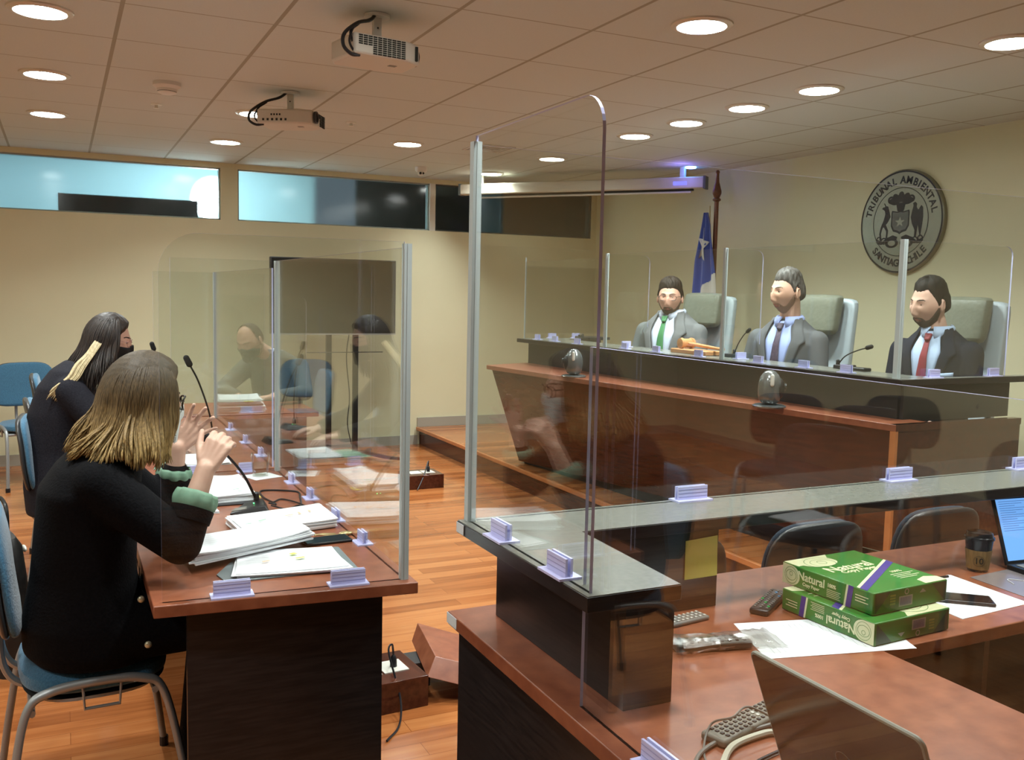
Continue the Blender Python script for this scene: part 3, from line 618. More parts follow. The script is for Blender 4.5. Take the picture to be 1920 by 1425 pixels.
# ---------------------------------------------------------------- wall seal
M_seal=mat('seal_brass_silver',(.24,.235,.18),.36,metal=.6); M_ink=mat('seal_ink',(.018,.018,.022),.5)
t=empty('wall_seal',(XR,4.79,2.125),'large round metal seal with the crest, lettered TRIBUNAL AMBIENTAL SANTIAGO CHILE','wall seal')
ST=Matrix(((0,0,-1,0),(-1,0,0,0),(0,1,0,0),(0,0,0,1)))   # local x -> -y world, local y -> z, normal -> -x
MB().lathe([(0,.002),(.362,.002),(.362,.030),(.355,.036),(0,.036)],64,T=ST).build('disc',M_seal,t,ang=30)
m=MB(); disc(m,ST,.354,72,.343,.0372); disc(m,ST,.240,72,.234,.0372); m.build('ring_line',M_ink,t,smooth=False)
m=MB()
for txt,rad,c,st,up in (('TRIBUNAL AMBIENTAL',.288,90,8.6,1),('SANTIAGO CHILE',.288,-90,8.6,-1)):
    n=len(txt)
    wd={' ':.55,'I':.45,'M':1.25,'O':1.12,'G':1.1}; ws=[wd.get(q,.95) for q in txt]; tot=sum(ws)
    for i,ch in enumerate(txt):
        if ch==' ': continue
        a=math.radians(c-up*((sum(ws[:i])+ws[i]/2)-tot/2)*(10.15 if up>0 else 8.3))
        glyphs(m,ch,.070,ST@Matrix.Translation((rad*math.cos(a),rad*math.sin(a),.0368))@Matrix.Rotation(a-up*math.pi/2,4,'Z'),bold=.0022)
m.build('lettering',M_ink,t,smooth=False)
# crest: shield with star, plume, deer at left, condor at right, scroll beneath
CT=ST@Matrix.Translation((0,.005,.0372))@Matrix.Diagonal((1.28,1.12,1,1)); m=MB()
sh=[(-.062,.055),(-.058,.068),(-.02,.060),(0,.066),(.02,.060),(.058,.068),(.062,.055),(.062,-.03),(.045,-.062),(.012,-.072),(0,-.082),(-.012,-.072),(-.045,-.062),(-.062,-.03)]
poly(m,CT,sh)
for k in range(5):
    a=math.radians(90+(k-2)*38); T2=CT@Matrix.Translation((.045*math.cos(a)*1.1,.115+.035*math.sin(a),0))@Matrix.Rotation(a-math.pi/2,4,'Z'); disc(m,T2,.034,20,0,.0003*k,.62)
poly(m,CT,[(-.022,.062),(.022,.062),(.034,.115),(-.034,.115)],.0002)
for s_ in (-1,1): disc(m,CT@Matrix.Translation((s_*.068,.135,0)),.024,20,.012,.0004)
poly(m,CT,[(-.075,.060),(-.066,.030),(-.085,-.005),(-.120,-.040),(-.128,-.075),(-.121,-.110),(-.136,-.112),(-.140,-.07),(-.132,-.030),(-.115,.010),(-.105,.050),(-.110,.072),(-.130,.085),(-.122,.094),(-.108,.096),(-.118,.118),(-.112,.120),(-.100,.100),(-.088,.098),(-.082,.080)])
poly(m,CT,[(-.100,-.01),(-.078,-.055),(-.082,-.105),(-.094,-.108),(-.092,-.060),(-.112,-.03)],.0002)
poly(m,CT,[(.078,.062),(.085,.090),(.080,.104),(.095,.112),(.108,.100),(.106,.080),(.118,.062),(.136,.090),(.148,.075),(.152,.02),(.146,-.05),(.138,-.11),(.126,-.06),(.120,-.03),(.112,-.105),(.098,-.108),(.100,-.06),(.080,-.02),(.070,.02)])
for s_ in (-1,1):
    poly(m,CT,[(s_*.012,-.098),(s_*.045,-.085),(s_*.088,-.102),(s_*.118,-.125),(s_*.150,-.110),(s_*.162,-.122),(s_*.148,-.140),(s_*.120,-.143),(s_*.090,-.125),(s_*.050,-.112),(s_*.02,-.118)],.0003)
    disc(m,CT@Matrix.Translation((s_*.140,-.108,0)),.018,18,.010,.0005); disc(m,CT@Matrix.Translation((s_*.05,-.135,0)),.030,20,.017,.0006,1.5); disc(m,CT@Matrix.Translation((s_*.105,-.120,0)),.022,20,.014,.0006)
m.build('crest',M_ink,t,smooth=False)
m=MB(); poly(m,CT,[(x*.86,y*.84+.002) for x,y in sh],.0008); m.build('shield_field',mat('seal_grey',(.11,.11,.10),.45,metal=.4),t,smooth=False)
m=MB(); poly(m,CT,[((.034 if k%2==0 else .014)*math.sin(math.pi*k/5),(.034 if k%2==0 else .014)*math.cos(math.pi*k/5)-.006) for k in range(10)],.0016)
m.build('star',M_seal,t,smooth=False)
# ---------------------------------------------------------------- flag
t=empty('flag',(4.98,6.42,ZP),'Chilean flag hanging on a turned dark wood pole in the corner','flag')
M_pole=noisy('pole_wood',(.10,.030,.015),(.17,.055,.028),nscale=30,rough=.3)
MB().lathe([(.14,0),(.14,.02),(.05,.04),(.020,.06),(.019,2.20)],20).build('pole',M_pole,t)
MB().lathe([(.019,2.19),(.034,2.20),(.034,2.212),(.022,2.222),(.036,2.255),(.038,2.275),(.030,2.305),(.017,2.35),(.012,2.40),(.013,2.425),(.018,2.435),(.010,2.45),(0,2.452)],20).build('finial',M_pole,t)
MB().tube([(-.02,.055,2.02),(-.02,.060,2.16)],.004,6).build('flag_cord',mat('gold_cord',(.45,.33,.10),.6),t)
def flag_pt(u,w):   # u down 0..1, w across 0..1 (left to right in the photo)
    z=2.10-u*1.25; yl=np.interp(z,[.85,1.35,1.70,2.10],[.20,.185,.165,.070]); yr=np.interp(z,[.85,1.35,1.60,1.78,2.0,2.10],[-.12,-.135,-.11,-.07,-.02,.030])
    return Vector((-.065-.020*math.sin(w*15+u*2)*min(1,.3+u*2)-.01*math.sin(w*7),yl+(yr-yl)*w,z))
M_fb=mat('flag_blue',(.012,.045,.28),.55,sheen=.4); M_fw=mat('flag_white',(.58,.55,.50),.7); M_fr=mat('flag_red',(.45,.02,.03),.6)
m=MB(); NN=150; KK=60; P=[[flag_pt(i/NN,j/KK) for j in range(KK+1)] for i in range(NN+1)]; m.grid(P)
m.mi=[]
for i in range(NN):
    for j in range(KK):
        p=P[i][j]; lim=np.interp(p.y,[-.135,.04,.12,.19],[1.62,1.50,1.39,1.36]); m.mi.append(0 if p.z>lim else (2 if (p.y>.185 and p.z>1.2) or p.z<1.0 else 1))
m.build('cloth',[M_fb,M_fw,M_fr],t,solid=.003,ang=180)
m=MB(); pts=[]
for k in range(10):
    r_=1. if k%2==0 else .40; a=2*math.pi*k/10+.18; pts.append((.66-(.28*r_*math.sin(a)),r_*math.cos(a)))
cw,cu_=.40,.22; sp=[]
for k in range(10):
    r_=(.105,.15) if k%2==0 else (.042,.060); a=2*math.pi*k/10+.12; sp.append((cw+r_[0]*3.0*math.sin(a)*.95,cu_-r_[1]*.80*math.cos(a)))
def fp(w,u): q=flag_pt(u,min(max(w,0),1)); return q+Vector((-.014,0,0))
c_=fp(cw,cu_); v=[c_]; 
for k in range(10):
    a,b_=sp[k],sp[(k+1)%10]
    for q in range(4): v.append(fp(a[0]+(b_[0]-a[0])*q/4,a[1]+(b_[1]-a[1])*q/4))
m.add(v,[(0,1+k,1+(k+1)%40) for k in range(40)]); m.build('star',M_fw,t,solid=.002)
# ---------------------------------------------------------------- conference cameras on the ledge
M_silver=mat('silver_shell',(.20,.21,.21),.22,metal=.6)
def desk_cam(x,y,rz,label):
    t=empty('conference_camera',(x,y,1.0),label,'camera',rz,group=None)
    MB().lathe([(0,0),(.085,0),(.088,.008),(.075,.014),(0,.016)],28).build('base',M_silver,t)
    m=MB(); m.loft([((0,0,.014),.05,.055,(1,0,0),(0,1,0)),((0,0,.06),.062,.066,(1,0,0),(0,1,0)),((0,0,.12),.064,.066,(1,0,0),(0,1,0)),((.0,0,.165),.052,.055,(1,0,0),(0,1,0)),((0,0,.19),.028,.03,(1,0,0),(0,1,0)),((0,0,.196),.008,.008,(1,0,0),(0,1,0))],n=28); m.build('shell',M_silver,t,sub=1)
    MB().ell((-.042,0,.10),(.034,.045,.060)).build('front_glass',M_blackpl,t); MB().lathe([(.020,0),(.018,.010),(0,.012)],20,T=Matrix.Translation((-.074,0,.11))@Matrix.Rotation(R(-90),4,'Y')).build('lens',M_blackpl,t)
    for s_ in (-1,1): MB().cap((-.01,s_*.066,.125),(-.01,s_*.066,.17),.010,.010,10).build('side_light',M_whitepl,t)
    return t
desk_cam(3.20,5.63,R(-25),'dark-fronted silver conference camera on the ledge near the bench\'s left end')
desk_cam(3.36,3.82,R(140),'silver domed conference camera seen from behind, on the ledge below the middle man')
# ---------------------------------------------------------------- microphones
def mic(loc,pts,label,kind='block',rz=0.,rr=.0035,head=.012,group=None,ring=False):
    t=empty('gooseneck_microphone',loc,label,'microphone',rz)
    if kind=='block': box('base',(-.05,-.035,0),(.05,.035,.022),M_blackpl,t,bevel=.004)
    else:
        m=MB(); m.hull8([(-.085,-.055,0),(.06,-.075,0),(.075,.06,0),(-.02,.06,0)],[(-.078,-.048,.010),(.045,-.055,.030),(.055,.045,.034),(-.01,.045,.020)]); m.build('base',M_blackpl,t,bevel=.008)
        MB().add([(-.075,-.045,.0120),(-.02,-.052,.0185),(-.015,-.02,.0205),(-.055,-.012,.0150)],[(0,1,2,3)]).build('touch_plate',M_greypl,t,smooth=False,solid=.001)
        MB().ell((.012,-.01,.0285),(.003,.003,.0015),10,6).build('status_light',mat('green_led',(.1,.8,.2),.3,emit=(.1,1.,.25),es=4),t)
    p=bez(pts,8); MB().lathe([(.011,0),(.010,.025),(.006,.03)],14,T=Matrix.Translation(pts[0])).build('neck_socket',M_blackpl,t)
    MB().tube(p,rr,8).build('gooseneck',M_dkmetal,t)
    d=(Vector(pts[-1])-Vector(pts[-2])).normalized(); e=Vector(pts[-1]); MB().cap(e,e+d*head*2.2,head,head*.95,16).build('foam_head',M_blackrub,t); return t
mic((3.80,4.66,ZT),[(0,0,.02),(.0,-.03,.08),(0,-.08,.14),(0,-.115,.165)],'gooseneck microphone on the bench left of the middle man',head=.011)
mic((3.82,3.76,ZT),[(-.02,.03,.02),(-.02,-.02,.07),(-.02,-.10,.105),(-.02,-.17,.125)],'gooseneck microphone with black block base on the bench before the man with red tie',head=.012)
mic((3.86,6.66,ZT),[(0,0,.02),(0,-.02,.025),(0,.01,.028),(0,.03,.030)],'microphone lying low at the bench\'s left end',head=.011)
mic((.615,3.47,.75),[(.030,.035,.03),(-.02,.0,.13),(-.085,-.04,.215),(-.155,-.095,.285)],'black wedge-based desk microphone with green light on the near table',kind='wedge',rr=.005,head=.0165)
mic((.70,4.98,.75),[(0,0,.03),(-.02,.0,.17),(-.07,.0,.33),(-.115,.0,.425)],'tall gooseneck microphone on the second table, pointing up beside the clear post',kind='wedge',rr=.0045,head=.016)
mic((.50,5.45,.75),[(0,0,.03),(.0,.0,.2),(-.02,.0,.40),(-.045,.0,.475)],'tall gooseneck microphone rising behind the dark-haired woman\'s face',kind='wedge',rr=.0045,head=.013)
# ---------------------------------------------------------------- gavel
M_gav=noisy('gavel_wood',(.50,.23,.09),(.60,.30,.13),scale=(1,1,6),nscale=20,rough=.35)
b=empty('gavel_block',(3.74,4.97,ZT),'light wood sounding block under the gavel','gavel block'); MB().box((-.07,-.19,0),(.07,.19,.028)).build('block',M_gav,b,bevel=.005)
t=empty('gavel',(3.74,5.08,ZT+.028),'light wood gavel lying on its sounding block','gavel')
MB().lathe([(.020,-.055),(.033,-.053),(.036,-.035),(.030,-.030),(.030,.030),(.036,.035),(.033,.053),(.020,.055)],24,T=Matrix.Translation((0,.0,.036))@Matrix.Rotation(R(90),4,'Y')).build('head',M_gav,t)
MB().tube([(0,-.02,.036),(0,-.10,.032),(0,-.24,.024),(0,-.34,.019),(0,-.36,.018),(0,-.39,.018)],[.008,.012,.011,.009,.014,.010],14).build('handle',M_gav,t)
t=empty('binder',(4.0,6.74,ZT),'flat dark binder on the bench\'s far left end','binder'); box('cover',(-.10,-.12,0),(.10,.12,.022),M_blackpl,t,bevel=.003); box('pages',(-.095,-.115,.006),(.104,.115,.017),M_white,t)
t=empty('spectacles',(3.80,3.60,ZT),'folded pair of glasses and case on the bench by the post','glasses'); box('case',(-.03,-.02,0),(.03,.09,.018),M_blackpl,t,bevel=.006)
MB().tube(bez([(-.02,.10,.01),(.02,.12,.022),(.02,.16,.022),(-.02,.17,.01),(-.03,.13,.008)],6),.003,6).build('frame',M_chrome,t)
# ---------------------------------------------------------------- papers
def paper_mat():
    m=mat('printed_paper',(.80,.81,.84),.7); n,l,b=NT(m); tc=n.new('ShaderNodeTexCoord'); sp=n.new('ShaderNodeSeparateXYZ'); l.new(tc.outputs['UV'],sp.inputs[0])
    return m
def sheets(t,q,z0,th,n=6,jit=.006,curl=0.,name='sheet_stack',m=None,seed=0,gap=0.):
    """loosely stacked sheets between four corner points (near-left, near-right, far-right, far-left)"""
    rg=np.random.default_rng(seed); o=MB(); q=[Vector((*p,0)) for p in q]
    for k in range(n):
        z=z0+th*k/n; j=[Vector((rg.uniform(-jit,jit),rg.uniform(-jit,jit),0)) for _ in range(4)]; c=[a+b_ for a,b_ in zip(q,j)]; P=[]
        for a in range(7):
            row=[]
            for b_ in range(7):
                u=a/6; v=b_/6; p=(c[0]*(1-u)+c[1]*u)*(1-v)+(c[3]*(1-u)+c[2]*u)*v
                zz=z+curl*((abs(u-.5)*2)**3)*(k+1)/n*(.6+.4*math.sin(3*v+k))+gap*k*u*.2
                row.append((p.x,p.y,zz))
            P.append(row)
        tk=th/n*.92; top=[[(x,y,zz+tk) for x,y,zz in r_] for r_ in P]
        o.grid(P); o.grid(top)
        def rim(L0,L1): o.grid([L0,L1])
        rim(P[0],top[0]); rim(P[-1],top[-1]); rim([r_[0] for r_ in P],[r_[0] for r_ in top]); rim([r_[-1] for r_ in P],[r_[-1] for r_ in top])
    return o.build(name,m or M_white,t,smooth=False)
M_inkg=mat('pale_print',(.55,.56,.60),.7); M_hlo=mat('highlighter_orange',(.85,.50,.30),.7); M_hlg=mat('highlighter_green',(.55,.78,.15),.7); M_grn=mat('green_pen',(.10,.45,.18),.6)
def marks(t,items,m,name):
    o=MB()
    for x,y,z,w,h,a in items: o.box((-w/2,-h/2,0),(w/2,h/2,.0004),Matrix.Translation((x,y,z))@Matrix.Rotation(a,4,'Z'))
    return o.build(name,m,t,smooth=False)
def pp(label,cat='papers',name='paper_stack'): return empty(name,(0,0,0),label,cat)
def lines(t,q,z,n=16,m=None,w=.0022,fr=(.1,.9),skip=.15,seed=1,name='printed_lines'):
    rg=np.random.default_rng(seed); o=MB(); q=[Vector((*p,0)) for p in q]
    for k in range(n):
        if rg.uniform()<skip: continue
        v=.08+.84*k/n; e=rg.uniform(.6,1.) if rg.uniform()<.3 else 1.
        a=q[0]*(1-v)+q[3]*v; b_=q[1]*(1-v)+q[2]*v; p0=a+(b_-a)*fr[0]; p1=a+(b_-a)*(fr[0]+(fr[1]-fr[0])*e); d=(q[3]-q[0]).normalized()*w
        o.add([(p0.x,p0.y,z),(p1.x,p1.y,z),(p1.x+d.x,p1.y+d.y,z),(p0.x+d.x,p0.y+d.y,z)],[(0,1,2,3)])
    return o.build(name,m or M_inkg,t,smooth=False)
# near table
t=pp('white highlighted papers in a thick stack lying farther back, before the microphone'); qA=[(.518,3.062),(.842,3.105),(.85,3.37),(.50,3.275)]
sheets(t,qA,.751,.030,8,.008,.004,seed=1); lines(t,qA,.7855,10,seed=3,w=.0018)
marks(t,[(.70,3.20,.786,.030,.006,.3),(.74,3.22,.786,.006,.030,.1),(.78,3.24,.786,.006,.026,.1)],M_hlo,'orange_mark'); marks(t,[(.60,3.16,.786,.035,.005,.6),(.55,3.13,.786,.02,.004,.3)],M_grn,'green_mark')
t=pp('grey folder lying open under the loose papers at the near corner','folder','folder'); MB().prism([(.385,2.70),(.40,2.615),(.775,2.618),(.782,2.86),(.50,2.93)],.7505,.7535).build('cover',mat('grey_folder',(.17,.20,.21),.6),t)
t=pp('loose papers with green marks on the grey folder by the two front feet'); qC=[(.425,2.635),(.750,2.600),(.745,2.84),(.47,2.90)]
sheets(t,qC,.754,.010,4,.010,.004,seed=5); lines(t,qC,.7688,9,seed=7,w=.0018); marks(t,[(.62,2.78,.769,.020,.018,.5),(.63,2.73,.769,.028,.012,.2)],M_hlg,'green_mark'); marks(t,[(.53,2.73,.769,.022,.008,.2)],M_hlo,'orange_mark')
t=pp('thick curled pile of white papers slanting across the near table\'s front'); qB=[(.325,2.745),(.71,2.90),(.675,3.06),(.30,2.955)]
sheets(t,qB,.772,.030,8,.010,.010,seed=9); lines(t,qB,.812,8,seed=2,w=.0016)
t=pp('open booklet of white pages on a dark cover beside the woman\'s cuff','booklet','booklet'); qD=[(.50,3.60),(.665,3.62),(.655,3.98),(.535,4.02)]
box('cover',(.49,3.57,.7505),(.675,4.0,.7545),M_blackpl,t); sheets(t,qD,.755,.028,6,.008,.006,seed=11); marks(t,[(.60,3.68,.789,.024,.005,.2),(.61,3.64,.789,.02,.004,.1)],M_grn,'green_mark'); box('tab',(.655,3.60,.765),(.680,3.66,.768),mat('yellow_tab',(.62,.60,.15),.6),t)
t=pp('plain white sheets under the foreground woman\'s forearm'); sheets(t,[(.35,3.50),(.50,3.46),(.48,3.98),(.345,3.88)],.7505,.006,3,.008,.002,seed=13)
t=empty('napkin',(.775,4.09,.7505),'square white napkin under the water glass','napkin',R(20)); box('sheet',(-.065,-.065,0),(.065,.065,.0015),M_white,t)
t=empty('water_glass',(.772,4.10,.7522),'clear tumbler half full of water on the napkin','glass')
MB().lathe([(0,0),(.034,0),(.041,.10),(.0392,.10),(.0325,.006),(0,.006)],36,cap=False).build('tumbler',M_glass,t); MB().lathe([(0,.007),(.0322,.007),(.0358,.055),(0,.055)],36,cap=False).build('water',M_water,t)
def slab_phone(loc,rz,label,name='phone'):
    t=empty(name,loc,label,'phone',rz); MB().box((-.078,-.038,0),(.078,.038,.009)).build('case',M_blackpl,t,bevel=.004); box('display',(-.073,-.034,.0088),(.073,.034,.0094),mat('phone_glass',(.006,.007,.009),.08),t); return t
slab_phone((.765,2.945,.7505),R(4),'black phone on the near table beside the thick paper pile')
t=empty('keys',(.845,3.0,.7505),'small gold key fob with keys lying beside the phone','keys'); M_gold=mat('gold',(.62,.50,.26),.3,metal=.8)
MB().ell((0,0,.007),(.024,.014,.007)).build('fob',M_gold,t); MB().tube([(-.03,.02,.003),(-.07,.03,.003),(-.10,.025,.003)],.003,6).build('key',M_gold,t); MB().tube([(-.02,.0,.004),(-.06,.01,.003),(-.085,.03,.003)],.0025,6).build('key',M_gold,t)
t=empty('microphone_cable',(0,0,0),'thin black cable looping over the near table beside the microphone','cable')
MB().tube(bez([(.69,3.50,.765),(.72,3.52,.755),(.70,3.66,.754),(.72,3.78,.754),(.84,3.72,.754),(.83,3.60,.754),(.80,3.46,.754),(.76,3.40,.754)],10),.0035,6).tube(bez([(.69,3.46,.765),(.74,3.43,.754),(.80,3.47,.754),(.83,3.38,.754),(.80,3.33,.754)],10),.003,6).tube(bez([(.72,3.56,.754),(.76,3.60,.754),(.80,3.50,.757),(.82,3.42,.754)],8),.003,6).build('cord',M_blackpl,t)
# second and farthest tables
t=pp('stack of white documents with yellow tab before the bending man'); 
sheets(t,[(.93,6.30),(1.22,6.28),(1.26,6.60),(.96,6.62)],.7505,.035,5,.01,.004,seed=15); sheets(t,[(.92,6.32),(1.20,6.30),(1.22,6.62),(.95,6.64)],.80,.030,5,.012,.006,seed=16,name='upper_sheets'); box('dark_cover',(.93,6.31,.788),(1.21,6.62,.797),M_greypl,t); box('tab',(1.08,6.28,.815),(1.14,6.31,.820),mat('yellow_tab',(.62,.60,.15),.6),t)
t=pp('white papers and green card on the second table under the raised hand'); sheets(t,[(.50,4.42),(.70,4.42),(.72,4.70),(.50,4.72)],.7505,.008,3,.01,.004,seed=17); MB().prism([(.36,4.40),(.48,4.38),(.52,4.62),(.40,4.66)],.7505,.7525).build('green_card',mat('green_card',(.32,.50,.36),.7),t)
t=empty('water_glass',(.62,6.45,.7505),'clear tumbler standing on the farthest table','glass')
MB().lathe([(0,0),(.034,0),(.041,.10),(.0392,.10),(.0325,.006),(0,.006)],28,cap=False).build('tumbler',M_glass,t)
t=pp('white papers left on a visitor chair, seen only reflected in the clear screen'); sheets(t,[(-1.47,3.35),(-1.20,3.33),(-1.18,3.53),(-1.45,3.56)],.512,.01,3,.01,.0,seed=30)
# ---------------------------------------------------------------- clerk desk things
G1=noisy('ream_green',(.035,.165,.026),(.042,.195,.034),nscale=8,rough=.30); M_cream=mat('ream_cream',(.66,.66,.40),.4); M_purple=mat('ream_purple',(.05,.03,.22),.4); M_dkg=mat('ream_dark_print',(.02,.07,.03),.4); M_lime=mat('ream_lime',(.22,.33,.05),.4)
def ream(loc,rz,label,flip):
    t=empty('paper_ream',loc,label,'ream of paper',rz,group=None); X,Y,H=.136,.150,.0565
    MB().box((-X,-Y,0),(X,Y,H)).build('wrapper',G1,t,bevel=.003)
    # left long side, seen from -X: u runs toward -Y, v up
    F=Matrix.Translation((-X-.0004,0,H/2))@Matrix(((0,0,-1,0),(-1,0,0,0),(0,1,0,0),(0,0,0,1)))
    if flip: F=F@Matrix.Rotation(math.pi,4,'Z')
    TT=Matrix.Translation
    c=MB(); disc(c,F@TT((-.118,0,0)),.0265,32,0,0,1.15); poly(c,F,[(-.1485,.027),(-.1485,-.027),(-.12,-.0265),(-.12,.0265)],.0001); poly(c,F,[(.067,.0278),(.073,.0278),(.066,-.0278),(.060,-.0278)],.0002); c.build('side_print',M_cream,t,smooth=False)
    c=MB(); glyphs(c,'Natural',.030,F@TT((-.048,.006,.0003)),.0006); glyphs(c,'Copy Paper',.012,F@TT((-.048,-.013,.0003)),.0003); glyphs(c,'100%',.013,F@TT((.020,.008,.0003)),.0004)
    for k in range(5): poly(c,F,[(.005,-.002-k*.0045),(.05-.004*(k%2),-.002-k*.0045),(.05-.004*(k%2),-.0035-k*.0045),(.005,-.0035-k*.0045)],.0003)
    for k in range(3): poly(c,F,[(.095,.012-k*.007),(.135-.008*(k%2),.012-k*.007),(.135-.008*(k%2),.0095-k*.007),(.095,.0095-k*.007)],.0003)
    c.build('side_lettering',M_cream,t,smooth=False)
    c=MB(); poly(c,F,[(.073,.0278),(.089,.0278),(.082,-.0278),(.066,-.0278)],.0003); c.build('side_stripe',M_purple,t,smooth=False)
    c=MB(); disc(c,F@TT((-.118,0,0)),.0225,32,.0215,.0005); disc(c,F@TT((-.118,0,0)),.014,24,.0130,.0005,1.3); disc(c,F@TT((-.118,.004,0)),.006,16,.005,.0005); c.build('side_logo',G1,t,smooth=False)
    # top: u along +X, v along +Y
    F=TT((0,0,H+.0004))
    if flip: F=F@Matrix.Rotation(math.pi,4,'Z')
    c=MB(); pts=[(-.134,.148),(-.134,.095)]+[(-.055+.062*math.cos(a),.105+.040*math.sin(a)) for a in np.linspace(-math.pi*.93,math.pi*.15,16)]+[(.02,.148)]
    poly(c,F,pts); poly(c,F,[(.134,-.148),(.134,-.118),(.10,-.105),(.06,-.118),(.055,-.148)]); poly(c,F,[(-.134,-.105),(-.134,-.096),(.134,.047),(.134,.038)]); c.build('top_print',M_cream,t,smooth=False)
    c=MB(); poly(c,F,[(-.134,-.128),(-.134,-.105),(.134,.038),(.134,.015)],.0001); c.build('top_stripe',M_purple,t,smooth=False)
    c=MB(); glyphs(c,'Natural',.054,F@TT((-.012,.036,.0002))@Matrix.Rotation(R(2),4,'Z'),.0011); glyphs(c,'Copy Paper',.026,F@TT((-.008,.006,.0002)),.0006); glyphs(c,'100%',.018,F@TT((.07,-.045,.0002)),.0003)
    for k in range(4): poly(c,F,[(.03,-.06-k*.010),(.115-.02*(k%2),-.06-k*.010),(.115-.02*(k%2),-.063-k*.010),(.03,-.063-k*.010)],.0002)
    c.build('top_lettering',M_cream,t,smooth=False)
    c=MB(); disc(c,F@TT((-.048,.092,0)),.046,36,.0445,.0003,1.2); disc(c,F@TT((-.048,.092,0)),.030,36,.0288,.0003,1.3); disc(c,F@TT((-.048,.096,0)),.014,20,.0125,.0003); c.build('top_logo',G1,t,smooth=False)
    # near end, seen from -Y: folded wrapper with bar code
    F=TT((0,-Y-.0004,H/2))@Matrix(((1,0,0,0),(0,0,-1,0),(0,1,0,0),(0,0,0,1)))
    if flip: F=F@Matrix.Rotation(math.pi,4,'Z')
    c=MB(); poly(c,F,[(-.130,-.026),(-.130,.026),(-.075,.026)],-.0001); poly(c,F,[(.130,-.026),(.130,.026),(.075,.026)],-.0001); c.build('end_fold',M_dkg,t,smooth=False)
    c=MB(); poly(c,F,[(-.045,-.018),(.005,-.018),(.005,.008),(-.045,.008)]); disc(c,F@TT((-.018,.018,0)),.008,16,.005,.0001); poly(c,F,[(.03,.008),(.055,.008),(.042,.018)]); c.build('end_print',mat('ream_grey_print',(.34,.36,.30),.5),t,smooth=False)
    c=MB(); 
    for k in range(13): poly(c,F,[(-.040+k*.0032,-.015),(-.0385+k*.0032,-.015),(-.0385+k*.0032,.005),(-.040+k*.0032,.005)],.0002)
    c.build('bar_code',M_purple,t,smooth=False)
    c=MB(); 
    for k in range(4): poly(c,F,[(-.078,.016-k*.007),(-.058,.016-k*.007),(-.058,.011-k*.007),(-.078,.011-k*.007)],.0001)
    c.build('end_mark',M_lime,t,smooth=False); return t
qP=[(1.435,1.60),(1.815,1.512),(1.90,1.72),(1.515,1.815)]
t=pp('printed certificate sheet lying under the reams of paper','sheet','printed_sheet'); sheets(t,qP,.7503,.0008,1,0,seed=1,name='sheet'); lines(t,[qP[3],qP[0],qP[1],qP[2]],.7514,22,seed=8,w=.0016,fr=(.12,.88))
o=MB(); glyphs(o,'CONSTANCIA',.022,frame((1.497,1.72,.7516),(qP[0][0]-qP[3][0],qP[0][1]-qP[3][1],0),(.38,-.09,0)),.0005) if False else None
ream((1.851,1.713,.7518),R(3),'lower ream of green copy paper, its lettering upside down',True)
ream((1.884,1.752,.7518+.0575),R(3),'upper ream of green copy paper with the striped top',False)
t=pp('white form lying under the phone right of the reams','sheet','printed_sheet'); qQ=[(2.095,1.61),(2.385,1.632),(2.40,1.90),(2.12,1.885)]; sheets(t,qQ,.7503,.0015,2,.003,seed=21,name='sheet'); lines(t,qQ,.7522,18,seed=9,w=.0016)
slab_phone((2.225,1.715,.7524),R(-40),'black phone lying on the white form beside the reams')
t=pp('clear document sleeve with faint drawing under the coffee cup side','sleeve','document_sleeve'); MB().prism([(2.42,1.64),(2.70,1.66),(2.72,1.88),(2.44,1.86)],.7503,.7512).build('sleeve',mat('grey_sleeve',(.20,.17,.17),.25),t); MB().tube(bez([(2.50,1.76,.752),(2.53,1.80,.752),(2.58,1.76,.752),(2.63,1.80,.752),(2.66,1.75,.752)],8),.0015,5).build('drawing',M_inkg,t)
M_cupb=mat('cup_black',(.014,.012,.012),.25); M_kraft=noisy('kraft_sleeve',(.26,.16,.055),(.34,.21,.08),scale=(40,40,1),nscale=6,rough=.7)
t=empty('coffee_cup',(2.53,1.905,.7503),'takeaway coffee cup with kraft sleeve numbered 10 and black lid','coffee cup')
MB().lathe([(0,0),(.029,0),(.0405,.105),(0,.105)],36,cap=False).build('cup',M_cupb,t); MB().lathe([(.0305,.008),(.0372,.068),(.0385,.068),(.0318,.008)],36,cap=False).build('sleeve',M_kraft,t)
MB().lathe([(0,.116),(.030,.116),(.034,.121),(.037,.120),(.0395,.108),(.0435,.106),(.0435,.100),(.040,.100)],36,cap=False).build('lid',M_cupb,t)
o=MB(); aa=math.atan2(-1.905,-2.53)+.08; CF=Matrix.Rotation(aa,4,'Z')@Matrix.Translation((.0365,0,.036))@Matrix(((0,0,1,0),(1,0,0,0),(0,1,0,0),(0,0,0,1))); glyphs(o,'10',.026,CF,.0004); disc(o,CF,.0165,30,.0158,.0004); disc(o,CF,.0145,30,.0141,.0004)
o.build('sleeve_print',mat('cup_ink',(.03,.02,.01),.6),t,smooth=False)
